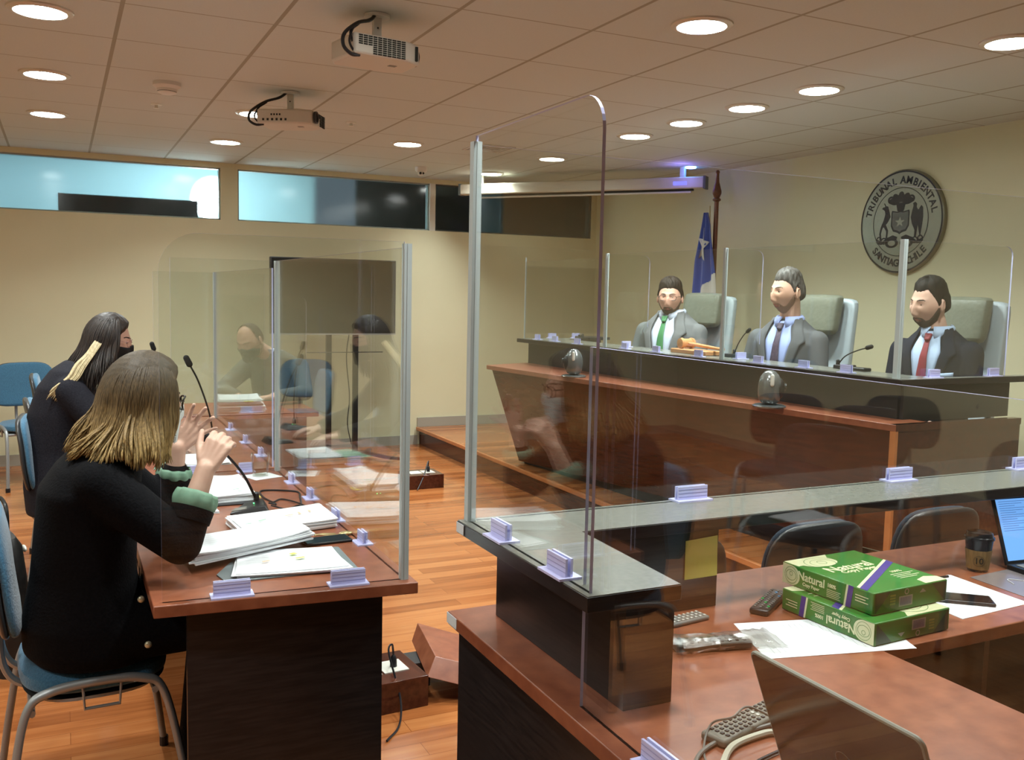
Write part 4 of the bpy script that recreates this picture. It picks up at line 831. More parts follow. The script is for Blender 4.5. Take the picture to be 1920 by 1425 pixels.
# remote controls
def remote(loc,rz,label,L,W,body,keys,rows,cols,bh=.016,col=None,white=()):
    t=empty('remote_control',loc,label,'remote control',rz)
    MB().box((-L/2,-W/2,0),(L/2,W/2,bh)).build('body',body,t,bevel=.005)
    o=MB(); wv=MB(); cs=[MB(),MB(),MB()]
    for i in range(rows):
        for j in range(cols):
            x=-L*.40+L*.80*i/(rows-1); y=-W*.32+W*.64*j/max(cols-1,1); a=(x-.0032,y-.0032,bh); b_=(x+.0032,y+.0032,bh+.0022)
            if (i,j) in white: wv.box(a,b_)
            elif col and (i*cols+j)%7==3: cs[(i+j)%3].box(a,b_)
            else: o.box(a,b_)
    o.build('keypad',keys,t,smooth=False)
    if white: wv.build('white_keys',M_whitepl,t,smooth=False)
    if col:
        for q,(nm,cc) in zip(cs,(('red_keys',(.5,.03,.03)),('green_keys',(.03,.4,.1)),('blue_keys',(.08,.3,.55)))):
            if q.f: q.build(nm,mat(nm,cc,.5),t,smooth=False)
    return t
remote((1.70,1.895,.7503),R(33),'black remote control with coloured keys left of the reams',.20,.050,M_blackpl,M_greypl,12,3,col=True)
remote((1.41,1.875,.7503),R(8),'small grey remote partly hidden behind the raised counter',.13,.045,M_greypl,M_whitepl,8,3,bh=.012)
remote((1.17,1.352,.7503),R(17),'grey keypad remote lying by the cables behind the near laptop',.22,.055,mat('taupe_plastic',(.20,.19,.155),.5),M_blackpl,13,4,white=((8,2),(9,1),(8,1)))
t=remote((1.36,1.705,.7513),R(-13),'grey remote control wrapped in a clear plastic bag',.19,.050,mat('grey_remote',(.12,.12,.11),.45),M_blackpl,9,3,bh=.020)
rgx=np.random.default_rng(4); P=[]
for i in range(26):
    u=i/25; x=-.135+.30*u; row=[]; w=.040*(1+.2*math.sin(u*9)) if u<.72 else .040+.03*(u-.72)*4*rgx.uniform(.6,1.1); h=.030 if u<.72 else .030*(1-(u-.72)*2.2)
    for k in range(17):
        a=2*math.pi*k/16; j=0 if k in (0,16) else rgx.uniform(-.0035,.0035); row.append((x,(w+j)*math.cos(a),max(.0006,.0135+(h*.6+j)*math.sin(a)*(.9 if math.sin(a)>0 else .8))))
    P.append(row)
MB().grid(P).build('plastic_bag',M_bag,t,ang=20)
# cables behind the near laptop
def cable(name,pts,r,m,label): 
    t=empty(name,(0,0,0),label,'cable'); MB().tube(bez(pts,10),r,8).build('cord',m,t); return t
cable('thin_cable',[(.99,1.22,.753),(1.03,1.30,.753),(1.08,1.345,.775),(1.10,1.31,.80),(1.16,1.33,.80),(1.22,1.28,.76),(1.16,1.20,.753)],.0022,M_greypl,'thin dark cable looping over the keypad remote')
cable('white_cable',[(.97,1.18,.757),(1.03,1.245,.757),(1.09,1.29,.757),(1.17,1.305,.757),(1.20,1.30,.757)],.0065,mat('cream_cable',(.52,.49,.38),.5),'thick cream cable end in front of the keypad remote')
cable('dark_cable',[(.96,1.22,.756),(1.0,1.28,.756),(1.07,1.315,.756),(1.16,1.325,.757),(1.24,1.33,.757)],.0042,M_greypl,'dark grey cable running beside the cream cable')
cable('jack_cable',[(1.02,1.19,.756),(1.08,1.225,.755),(1.16,1.245,.755),(1.19,1.25,.755)],.003,M_dkmetal,'short cable with metal jack in front of the near laptop')
# laptops
M_lapw=noisy('glossy_lid',(.020,.012,.008),(.040,.022,.013),scale=(1,.6,6),nscale=8,rough=.16,spec=.45)  # brown streaks put the wood's reflection into the lid colour
t=empty('laptop',(1.13,1.03,.7503),'open dark laptop seen from behind in the bottom foreground','laptop')
box('base',(.0,-.175,0),(.235,.175,.018),M_blackpl,t,bevel=.003); box('keyboard',(.03,-.15,.018),(.14,.15,.020),M_greypl,t)
def tilt(p,d): return p
lid_b=Vector((0.0,0,.012)); lid_t=Vector((-.082,0,.222)); ud=(lid_t-lid_b).normalized(); nn=Vector((ud.z,0,-ud.x))
LF=Matrix(((0,ud.x,-nn.x,lid_b.x),(-1,0,0,0),(0,ud.z,-nn.z,lid_b.z),(0,0,0,1)))   # u -> -Y, v up the lid, normal away from user
Lh=(lid_t-lid_b).length; rr=.012
out=[(-.175,0),(.175,0)]+[(.175-rr+rr*math.cos(a),Lh-rr+rr*math.sin(a)) for a in np.linspace(0,math.pi/2,6)]+[(-.175+rr-rr*math.sin(a),Lh-rr+rr*math.cos(a)) for a in np.linspace(0,math.pi/2,6)]
MB().prism(out,-.004,.004,T=LF).build('lid',M_lapw,t); MB().prism([(x*.97,.01+y*.95) for x,y in out],-.0046,-.0041,T=LF).build('display',mat('off_display',(.01,.01,.012),.1),t)
MB().tube([LF@Vector((x,y,0)) for x,y in out[1:]+[out[0]]],.0042,8).build('lid_rim',mat('lid_rim_grey',(.28,.29,.25),.4),t)
o=MB(); disc(o,LF@Matrix.Translation((.0,.095,.0043)),.019,32,.0172); o.build('round_logo',mat('logo_grey',(.10,.065,.05),.3),t,smooth=False)
t=empty('laptop',(2.79,1.86,.7503),'open laptop with a bright blue screen at the right edge','laptop',R(-6))
box('base',(-.165,-.23,0),(.165,.0,.016),M_blackpl,t,bevel=.003); box('keyboard',(-.15,-.15,.016),(.15,-.02,.018),M_greypl,t)
LF=Matrix(((1,0,0,0),(0,-math.sin(R(20))*-1,-math.cos(R(20)),0),(0,math.cos(R(20)),-math.sin(R(20))*-1,.012),(0,0,0,1)))
MB().prism([(-.165,0),(.165,0),(.165,.215),(-.165,.215)],-.008,0,T=LF).build('lid',M_blackpl,t,bevel=.002)
o=MB(); poly(o,LF,[(-.155,.012),(.155,.012),(.155,.203),(-.155,.203)],.0004); o.build('display',mat('blue_screen',(.05,.12,.3),.2,emit=(.17,.40,.86),es=.95),t,smooth=False)
o=MB()
for k in range(14): poly(o,LF,[(-.145,.196-k*.007),(-.02-.03*(k%3),.196-k*.007),(-.02-.03*(k%3),.1945-k*.007),(-.145,.1945-k*.007)],.0007)
o.build('screen_text',mat('screen_ink',(.03,.06,.2),.3,emit=(.08,.2,.5),es=.6),t,smooth=False)
t=empty('cable_tag',(2.245,1.90,.7503),'folded white paper tag on a dark cable behind the reams','tag',R(-30))
MB().hull8([(-.055,-.012,.03),(-.005,-.012,.012),(-.005,.012,.012),(-.055,.016,.034)],[(-.055,-.012,.031),(-.005,-.012,.013),(-.005,.012,.013),(-.055,.016,.035)]).hull8([(.0,-.012,.010),(.035,-.013,.004),(.035,.013,.004),(.0,.012,.010)],[(.0,-.012,.011),(.035,-.013,.005),(.035,.013,.005),(.0,.012,.011)]).build('tag_paper',M_white,t,smooth=False,solid=.0006)
MB().tube(bez([(.12,.05,.004),(.04,.01,.005),(-.03,.0,.02),(-.09,.03,.05),(-.10,.12,.03),(-.09,.2,.005)],8),.004,6).build('cord',M_blackpl,t)
t=empty('handbag',(-.235,4.25,0),'black handbag with metal trim standing behind the foreground woman','handbag',R(15))
M_bagk=noisy('bag_leather',(.008,.008,.008),(.015,.015,.014),nscale=30,rough=.4)
MB().loft([((0,0,.0),.07,.17,(1,0,0),(0,1,0)),((0,0,.30),.08,.19,(1,0,0),(0,1,0)),((0,0,.52),.055,.17,(1,0,0),(0,1,0)),((0,0,.56),.03,.15,(1,0,0),(0,1,0))],n=30,sq=3).build('body',M_bagk,t)
MB().tube(bez([(0,-.10,.54),(0,-.08,.68),(0,.08,.68),(0,.10,.54)],8),.008,8).build('handle',M_bagk,t); MB().ell((.07,-.05,.49),(.008,.03,.014)).build('clasp',M_plate,t)
t=empty('tape_strip',(2.195,1.70,.36),'short strip of yellow tape on the panel below the clerk desk','tape'); box('strip',(-.002,-.06,-.012),(.004,.06,.012),mat('yellow_tape',(.55,.50,.05),.5),t)
# ---------------------------------------------------------------- people
def ss(a,b,x): t=np.clip((x-a)/(b-a),0,1); return t*t*(3-2*t)
def G(d,s): return np.exp(-(d/s)**2)
NU,NV=84,112
def head_grid(P):
    """head surface on a lat-long grid: face +X, left +Y, up +Z, metres, centre between the ears"""
    u=np.linspace(-math.pi/2+.02,math.pi/2-.02,NU)[:,None]; v=np.linspace(0,2*math.pi,NV,endpoint=False)[None,:]
    # finer sampling on the face
    v=v+.35*np.sin(v)*-1+0*v
    dx=np.cos(u)*np.cos(v); dy=np.cos(u)*np.sin(v); dz=np.sin(u)+0*v
    fr=dx>0
    x=np.where(fr,P.get('af',.094)*dx,.100*dx); y=P.get('b',.076)*np.sign(dy)*np.abs(dy)**.93; z=.120*dz
    t=ss(.005,-.10,z)
    y=y*(1-P.get('jaw',.26)*t); x=np.where(fr,x*(1-.05*t),x*(1-.42*ss(-.01,-.10,z)))
    # flatter face plane and forehead
    x=x+np.where(fr,.010*dx*ss(-.115,-.07,z)*ss(.05,.0,z),0)
    F=np.where(fr,dx,0)**1.2; ay=np.abs(y)
    nl=P.get('nose',.027)*.74
    prof=np.interp(z[:,0],[-.060,-.048,-.040,-.030,-.010,.012,.026,.040],[0,.25,.80,1.,.62,.22,.06,0])[:,None]
    nw=np.interp(z[:,0],[-.055,-.038,-.02,.01,.03],[.0125,.0125,.0095,.008,.010])[:,None]
    x=x+F*nl*prof*G(y,nw)+F*.0075*G(ay-.0135,.006)*G(z+.041,.009)
    x=x+F*.007*G(z-.036,.011)*G(ay-.028,.028)                 # brow
    x=x-F*.011*G(ay-.031,.015)*G(z-.014,.012)                 # sockets
    x=x+F*.004*G(ay-.042,.016)*G(z+.020,.018)                 # cheeks
    x=x-F*.005*G(ay-.050,.014)*G(z+.055,.02)
    x=x+F*.0075*G(z+.062,.006)*G(y,.020)+F*.007*G(z+.0735,.006)*G(y,.018)-F*.002*G(z+.0675,.002)*G(y,.022)
    x=x-F*.005*G(z+.085,.007)*G(y,.018)+F*P.get('chin',.009)*G(z+.103,.014)*G(y,.022)
    return np.stack([x,y,z],-1)
def grid_normals(g):
    gu=np.gradient(g,axis=0); gv=(np.roll(g,-1,1)-np.roll(g,1,1))/2
    n=np.cross(gv,gu); n/=np.maximum(np.linalg.norm(n,axis=-1,keepdims=True),1e-9); return n
def shell(name,g,h,th,m,parent,T,base=-.004,noise=0.,inner=False):
    """patch lying on the head grid wherever h > 0; h in metres fades the edge"""
    n=grid_normals(g); off=np.clip(h*.55+base,base,th)
    if noise: off=off+noise*np.sin(g[...,0]*260+g[...,2]*150)*np.sin(g[...,1]*300+g[...,2]*90)*(h>.004)
    p=g+n*off[...,None]; ok=h>-.004
    idx=-np.ones(h.shape,int); v=[];f=[]
    for i in range(NU-1):
        for j in range(NV):
            q=[(i,j),(i,(j+1)%NV),(i+1,(j+1)%NV),(i+1,j)]
            if sum(ok[a] for a in q)>=3:
                r=[]
                for a in q:
                    if idx[a]<0: idx[a]=len(v); v.append(T@Vector(p[a]))
                    r.append(int(idx[a]))
                f.append(tuple(r))
    if inner is not None and h[-1].min()>0:
        top=len(v); v.append(T@Vector(p[-1].mean(0)+np.array([0,0,.002])))
        for j in range(NV): f.append((int(idx[-1,j]),int(idx[-1,(j+1)%NV]),top))
    mb=MB(); mb.add(v,f); return mb.build(name,m,parent,ang=180)
def head_raw(mb,g,T):
    v=[T@Vector(p) for p in g.reshape(-1,3)]; f=[(i*NV+j,i*NV+(j+1)%NV,(i+1)*NV+(j+1)%NV,(i+1)*NV+j) for i in range(NU-1) for j in range(NV)]
    f.append(tuple(range(NV-1,-1,-1))); f.append(tuple((NU-1)*NV+j for j in range(NV))); mb.add(v,f)
def HM(c,yaw,pitch=0,roll=0,s=1.):
    return Matrix.Translation(c)@Matrix.Rotation(yaw,4,'Z')@Matrix.Rotation(pitch,4,'Y')@Matrix.Rotation(roll,4,'X')@Matrix.Scale(s,4)
def azim(g): return np.degrees(np.abs(np.arctan2(g[...,1],g[...,0])))
M_eyew=mat('eye_white',(.42,.37,.33),.3); M_iris=mat('eye_iris',(.03,.018,.012),.2)
def skin(name,c,c2): return noisy(name,c,c2,nscale=25,rough=.5,lo=.3,hi=.7)
def add_ears(mb,T):
    for s in (-1,1):
        E=T@Matrix.Translation((-.008,s*.078,-.006))@Matrix.Rotation(s*R(22),4,'Z')@Matrix.Rotation(R(-10),4,'Y')
        M3=E.to_3x3(); c=E.translation; sc=M3.col[0].length
        mb.ell(c,(.017,.006,.031),16,10,T=M3); mb.tube([E@Vector((.018*math.cos(a),s*.006,.031*math.sin(a)+.001)) for a in np.linspace(-1.2,3.6,14)],.0045*sc,6)
def face_parts(t,T,g,lid=0.,brow=(.03,.02,.015),lips=(.36,.13,.10),brow_th=.0014):
    for s in (-1,1):
        m=MB(); c=T@Vector((.0740,s*.031,.0120)); sc=T.to_3x3().col[0].length
        m.ell(c,(.0125,.0125,.0125),18,12,T=T.to_3x3()); m.m=1
        c2=T@Vector((.0828,s*.0300,.0112)); m.ell(c2,(.0052,.0068,.0068),12,8,T=T.to_3x3()); m.build('eye',[M_eyew,M_iris],t,ang=180)
    z=g[...,2]; y=g[...,1]; ay=np.abs(y); fx=g[...,0]>.03
    h=np.minimum(.0032-np.abs(z-(.0335+.004*np.sin((ay-.014)/.036*math.pi))),np.minimum((ay-.012)*2,(.050-ay)*2)); h=np.where(fx,h*1.5,-1)
    shell('eyebrow',g,h,brow_th,mat('brow_%d'%(int(brow[0]*1000)),brow,.8),t,T,base=-.001,inner=None)
    h=np.where(fx,.009*(1-(ay/.024)**2)-np.abs(z+.0675),-1)
    shell('lips',g,h,.0012,mat('lips_%d'%(int(lips[0]*1000)),lips,.45),t,T,base=-.0006,inner=None)
def lids(mb,T,down):
    for s in (-1,1): (mb.ell(T@Vector((.0722,s*.031,.0202-down*.0040)),(.0142,.0160,.0100),16,10,T=T.to_3x3()), mb.ell(T@Vector((.0715,s*.031,.0015)),(.0135,.0160,.0065),16,10,T=T.to_3x3()))
def hair_short(t,T,g,m,th,line,noise=.0012,extra=None):
    a=azim(g); L=np.interp(a,line[0],line[1]); h=(g[...,2]-L)
    if extra is not None: h=h+extra(g,a)
    thick=th(g,a) if callable(th) else th
    n=shell('hair',g,np.minimum(h,thick*2.2+.008),.05,m,t,T,noise=noise); return n
def beard(t,T,g,m,th=.004,full=True,name='beard'):
    a=azim(g); z=g[...,2]; y=np.abs(g[...,1])
    up=np.interp(a,[0,14,22,30,45,60,75,88,95],[-.050,-.050,-.056,-.070,-.066,-.045,-.015,.010,.012])
    h=np.minimum(up-z,(97-a)*.0015); h=np.minimum(h,(z+.135)*.8)
    lip=np.where((np.abs(z+.0675)<.007*(1-(y/.026)**2)+.0005)&(a<25),-.01,1); h=np.minimum(h,lip)
    return shell(name,g,h,th,m,t,T,base=-.0015,noise=.0006,inner=None)
# --- suits -------------------------------------------------
class Torso:
    """seated torso from rings in a local frame (x forward, y left, z up)"""
    def __init__(s,rings,T): s.r=rings; s.T=T   # rings: (z, cx, rx, ry)
    def loft(s,mb,gx=0.,gy=0.,n=36,sq=2.3):
        M3=s.T.to_3x3(); mb.loft([(s.T@Vector((cx,0,z)),rx+gx,ry+gy,M3@Vector((1,0,0)),M3@Vector((0,1,0))) for z,cx,rx,ry in s.r],n=n,sq=sq)
    def fx(s,y,z,off):
        zs=[q[0] for q in s.r]; cx=np.interp(z,zs,[q[1] for q in s.r]); rx=np.interp(z,zs,[q[2] for q in s.r]); ry=np.interp(z,zs,[q[3] for q in s.r])
        q=min(abs(y)/max(ry,1e-3),.98); return cx+(rx)*(1-q**2.3)**(1/2.3)+off
    def strip(s,L,Rr,off,m,name,parent,th=.004,n=18,k=8,offs=None):
        """L,Rr: lists of (z,y) key points, top to bottom; draped on the front"""
        zl=[p[0] for p in L]; yl=[p[1] for p in L]; zr=[p[0] for p in Rr]; yr=[p[1] for p in Rr]; P=[]
        for i in range(n+1):
            t=i/n; ul=np.interp(t,np.linspace(0,1,len(L)),zl); wl=np.interp(t,np.linspace(0,1,len(L)),yl); ur=np.interp(t,np.linspace(0,1,len(Rr)),zr); wr=np.interp(t,np.linspace(0,1,len(Rr)),yr)
            row=[]
            for j in range(k+1):
                w=j/k; z=ul+(ur-ul)*w; y=wl+(wr-wl)*w; o=off if offs is None else off+offs(t,w)
                row.append(s.T@Vector((s.fx(y,z,o),y,z)))
            P.append(row)
        return MB().grid(P).build(name,m,parent,solid=th,ang=60)
def arm_prims(mb,sh,el,wr,r=(.062,.05,.036),flat=1.):
    mb.cap(sh,el,r[0],r[1]); mb.cap(el,wr,r[1],r[2])
def hand_prims(mb,w,d,nrm,side,curl=(.4,.5,.4),spread=.10,s=1.,thumb=(.7,.2),fl=(1,1,1,1)):
    """w wrist, d pointing direction, nrm back-of-hand normal, side = direction toward the thumb"""
    w=Vector(w);d=Vector(d).normalized();nr=Vector(nrm);nr=(nr-d*nr.dot(d)).normalized();sd=d.cross(nr); 
    if sd.dot(Vector(side))<0: sd=-sd
    palm=.085*s
    for k in range(4):
        o=(.030-.0200*k)*s; mb.cap(w+sd*o*.55+d*.012*s,w+d*palm*(1-.03*abs(k-1))+sd*o,.0155*s,.0115*s,10)
    L=[.072,.080,.074,.058]
    for k in range(4):
        o=(.030-.0200*k)*s; p=w+d*palm*(1-.03*abs(k-1))+sd*o; dd=(d+sd*spread*(1.5-k)).normalized(); a=0; r=.0098*s*(1 if k<3 else .88)
        for seg,(fr,c) in enumerate(zip((.45,.30,.25),curl)):
            a+=c*(fl[k]); q=(dd*math.cos(a)-nr*math.sin(a)); e=p+q*L[k]*fr*s; mb.cap(p,e,r,r*.9,10); p=e; r*=.9
    tb=w+d*.022*s+sd*.024*s; td=(d*thumb[0]+sd*.75-nr*thumb[1]).normalized(); e=tb+td*.042*s; mb.cap(tb,e,.0145*s,.0115*s,10)
    td2=(td*.8+d*.5-nr*thumb[1]*.4).normalized(); e2=e+td2*.030*s; mb.cap(e,e2,.0112*s,.0100*s,10); mb.cap(e2,e2+(td2+d*.2).normalized()*.022*s,.010*s,.0082*s,10)
SUIT_R=[(0,-.02,.13,.19),(.12,-.01,.135,.185),(.25,.0,.125,.175),(.38,.0,.13,.19),(.48,-.01,.125,.20),(.545,-.02,.105,.175),(.585,-.025,.085,.12),(.62,-.03,.07,.075)]
def judge(loc,yaw,hyaw,hpitch,hroll,label,P,c_suit,c_shirt,c_tie,hs=1.0,neck=0.,grp=None,glasses=False,pocket=False,ts=1.10,shoulders=1.,hz=.805,hx=.02,hy=0.,arms=None):
    t=empty('person',(loc[0],loc[1],loc[2]),label,'person')
    I=Matrix.Rotation(yaw,4,'Z'); T0=I@Matrix.Scale(ts,4)
    rings=[(z,cx,rx,ry*shoulders) for z,cx,rx,ry in SUIT_R]
    to=Torso(rings,T0)
    HT=HM(T0@Vector((hx,hy,hz)),hyaw,hpitch,hroll,hs); g=head_grid(P)
    b=MB(); head_raw(b,g,HT); add_ears(b,HT); lids(b,HT,P.get('lid',0))
    b.cap(T0@Vector((-.035,0,.55)),HT@Vector((-.022,0,-.055)),.064,.056*hs,20)
    tb=Torso([(z,cx,rx*.8,ry*.8) for z,cx,rx,ry in rings[:-2]],T0); tb.loft(b)
    A=arms or [((-.01,.178,.495),(.05,.225,.24),(.27,.15,.16)),((-.01,-.178,.495),(.05,-.225,.24),(.27,-.15,.16))]
    for sh,el,wr in A:
        sh,el,wr=[T0@Vector((p[0],p[1]*shoulders,p[2])) for p in (sh,el,wr)]; b.cap(sh,el,.045,.036); b.cap(el,wr,.036,.026)
        dd=(wr-el).normalized(); hand_prims(b,wr,dd,(0,0,1),T0.to_3x3()@Vector((0,-1 if sh.y>el.y*0+t.location.y*0 and (sh-T0@Vector((0,0,.5))).dot(T0.to_3x3()@Vector((0,1,0)))>0 else 1,0)),curl=(.5,.6,.4))
    for s in (-1,1):   # thighs and shins under the bench
        b.cap(T0@Vector((0,s*.10,-.02)),T0@Vector((.40,s*.13,.0)),.07,.055); b.cap(T0@Vector((.40,s*.13,.0)),T0@Vector((.36,s*.13,-.34)),.055,.04)
    b.build('body',P['skin'],t,remesh=.0046,sm=2,smf=.5)
    j=MB(); to.loft(j)
    for sh,el,wr in A:
        sh,el,wr=[T0@Vector((p[0],p[1]*shoulders,p[2])) for p in (sh,el,wr)]; j.cap(sh,el,.070,.057,18); j.cap(el,el+(wr-el)*.92,.057,.045,18)
    j.build('jacket',c_suit,t,remesh=.008,sm=6,smf=.6)
    tr=MB()
    for s in (-1,1): tr.cap(T0@Vector((.0,s*.10,-.02)),T0@Vector((.40,s*.13,.0)),.085,.07); tr.cap(T0@Vector((.40,s*.13,.0)),T0@Vector((.36,s*.13,-.33)),.07,.055)
    tr.build('trousers',c_suit,t,remesh=.012,sm=3)
    to.strip([(.605,.045),(.50,.075),(.30,.035),(.16,.0)],[(.605,-.045),(.50,-.075),(.30,-.035),(.16,-.0)],.003,c_shirt,'shirt',t,th=.004)
    # collar: two flaps
    for s in (-1,1):
        P2=[]
        for i in range(9):
            a=s*(.10+i/8*2.5); 
            top=Vector((-.028+.072*math.cos(a),.068*math.sin(a),.628+.012*(i/8))); w=1-i/8
            bot=Vector((-.025+(.076+.018*w**2)*math.cos(a)+.008*w**3,(.076+.008*w)*math.sin(a)+s*.018*w**2.5,.604-.034*w**1.5+.008*(1-w)))
            P2.append([T0@top,T0@(top*.5+bot*.5+Vector((.006*math.cos(a),.006*math.sin(a),.004))),T0@bot])
        MB().grid(P2).build('shirt_collar',c_shirt,t,solid=.004,ang=80)
    # tie
    to.strip([(.592,.017),(.560,.012)],[(.592,-.017),(.560,-.012)],.022,c_tie,'tie_knot',t,th=.016,n=6,k=4)
    to.strip([(.562,.012),(.45,.020),(.28,.032),(.15,.036)],[(.562,-.012),(.45,-.020),(.28,-.032),(.15,-.036)],.014,c_tie,'tie',t,th=.004,k=4)
    for s in (-1,1):
        to.strip([(.615,s*.060),(.52,s*.078),(.50,s*.078),(.33,s*.045),(.15,s*.004)],[(.625,s*.085),(.50,s*.150),(.475,s*.125),(.34,s*.085),(.15,s*.012)],.011,c_suit,'lapel',t,th=.006,n=22,k=5)
    if pocket: to.strip([(.395,.075),(.375,.075)],[(.405,.145),(.383,.145)],.014,c_shirt,'pocket_square',t,th=.004,n=2,k=6)
    return t,HT,g
S_A=skin('skin_warm',(.60,.32,.23),(.66,.37,.27)); S_B=skin('skin_tan',(.62,.35,.24),(.68,.41,.30)); S_C=skin('skin_fair',(.60,.35,.26),(.66,.41,.31))
H_dk=noisy('hair_dark_brown',(.014,.009,.006),(.034,.023,.016),scale=(1,1,.3),nscale=90,rough=.65,spec=.2); H_gy=noisy('hair_greying',(.035,.030,.026),(.16,.15,.135),scale=(1,1,.4),nscale=70,rough=.6,lo=.4,hi=.75)
H_bk=noisy('hair_black_short',(.008,.007,.007),(.020,.018,.016),scale=(1,1,.3),nscale=90,rough=.65,spec=.15); B_br=noisy('beard_brown',(.09,.055,.034),(.15,.09,.058),nscale=200,rough=.8); B_gr=noisy('beard_stubble',(.27,.16,.11),(.36,.22,.15),nscale=200,rough=.75); B_dk=noisy('beard_dark',(.045,.028,.02),(.085,.05,.036),nscale=200,rough=.8)
Su_g=noisy('grey_suit_cloth',(.145,.15,.155),(.175,.18,.185),nscale=220,rough=.85,bump=.1,spec=.3); Su_g2=noisy('warm_grey_suit_cloth',(.095,.098,.105),(.12,.124,.13),nscale=220,rough=.85,bump=.1,spec=.3); Su_d=noisy('charcoal_suit_cloth',(.012,.015,.026),(.020,.025,.040),nscale=220,rough=.85,bump=.1,spec=.1)
Sh_w=mat('white_blue_shirt',(.60,.66,.80),.7); Sh_b=mat('light_blue_shirt',(.38,.46,.80),.7); Sh_p=mat('pale_blue_shirt',(.48,.60,.82),.7)
T_gr=mat('green_tie_silk',(.055,.22,.085),.5); T_pu=noisy('dark_violet_tie',(.035,.028,.06),(.12,.085,.12),nscale=90,rough=.5); T_rd=noisy('dark_red_tie',(.20,.012,.025),(.30,.03,.045),nscale=120,rough=.5)
LINE=([0,25,45,62,75,84,92,103,118,140,180],[.066,.068,.060,.048,.022,-.018,.020,.030,-.035,-.055,-.062])
ZJ=.77
PI=math.pi
# man 1
P1=dict(skin=S_A,b=.079,jaw=.20,nose=.026)
t,HT,g=judge((4.02,5.66,ZJ-.054),PI+R(28),PI+R(44),R(4),R(0),'bearded man in a grey suit and green tie, leftmost of the three at the bench',P1,Su_g,Sh_w,T_gr,ts=1.2,shoulders=1.0,hz=.700,hs=1.04)
face_parts(t,HT,g,brow=(.025,.017,.012)); beard(t,HT,g,B_br,.006)
hair_short(t,HT,g,H_dk,lambda g,a:.009+.018*ss(.055,.115,g[...,2])+.004*ss(60,120,a),LINE)
def glasses(t,T,m,w=.027,hh=.017,tz=.010,r=.0016,x=.098,temples=True,y0=.031):
    fr=MB()
    for s in (-1,1):
        pts=[T@Vector((x-.012*abs(math.cos(a))*(.5+.5*s*math.cos(a)),s*y0+w*math.copysign(abs(math.cos(a))**.6,math.cos(a)),tz+hh*math.copysign(abs(math.sin(a))**.7,math.sin(a)))) for a in np.linspace(0,2*PI,29)]
        fr.tube(pts,r,6,caps=False)
        if temples: fr.tube([T@Vector(p) for p in ((x-.010,s*(y0+w),tz+.006),(x-.03,s*.074,tz+.007),(-.01,s*.084,tz+.006),(-.03,s*.083,tz-.008))],r,6)
    fr.tube([T@Vector((x+.001,-.006,tz+.006)),T@Vector((x+.004,0,tz+.008)),T@Vector((x+.001,.006,tz+.006))],r,6); fr.build('glasses',m,t,ang=80)
glasses(t,HT,mat('spectacle_dark',(.03,.025,.03),.3),r=.0017)
# man 2
P2=dict(skin=S_B,b=.073,jaw=.27,nose=.030,chin=.012)
t,HT,g=judge((4.02,4.44,ZJ),PI+R(22),PI+R(-2),R(4),R(0),'man with greying hair, grey suit and dark patterned tie, middle of the bench',P2,Su_g2,Sh_b,T_pu,shoulders=.97,hz=.760,hs=1.06)
face_parts(t,HT,g,brow=(.035,.025,.018)); beard(t,HT,g,B_gr,.0015,name='stubble')
hair_short(t,HT,g,H_gy,lambda g,a:.007+.016*ss(.055,.115,g[...,2])+.004*ss(60,120,a),LINE)
# man 3
P3=dict(skin=S_C,b=.077,jaw=.20,nose=.030,lid=1.6)
t,HT,g=judge((4.17,3.48,ZJ+.03),PI+R(16),PI+R(-4),R(8),R(-3),'dark-haired bearded man in a charcoal suit and red tie, rightmost at the bench',P3,Su_d,Sh_p,T_rd,ts=1.02,shoulders=.97,hz=.740,hy=-.035,hs=1.02,pocket=True,arms=[((-.01,.178,.495),(.04,.21,.24),(.22,.13,.16)),((-.01,-.178,.495),(.04,-.20,.24),(.22,-.10,.16))])
face_parts(t,HT,g,brow=(.02,.014,.011)); beard(t,HT,g,B_dk,.005)
hair_short(t,HT,g,H_bk,lambda g,a:.008+.018*ss(.055,.115,g[...,2])+.004*ss(60,120,a),([0,25,40,58,72,84,92,103,118,140,180],[.070,.074,.080,.052,.022,-.018,.018,.028,-.035,-.055,-.062]))

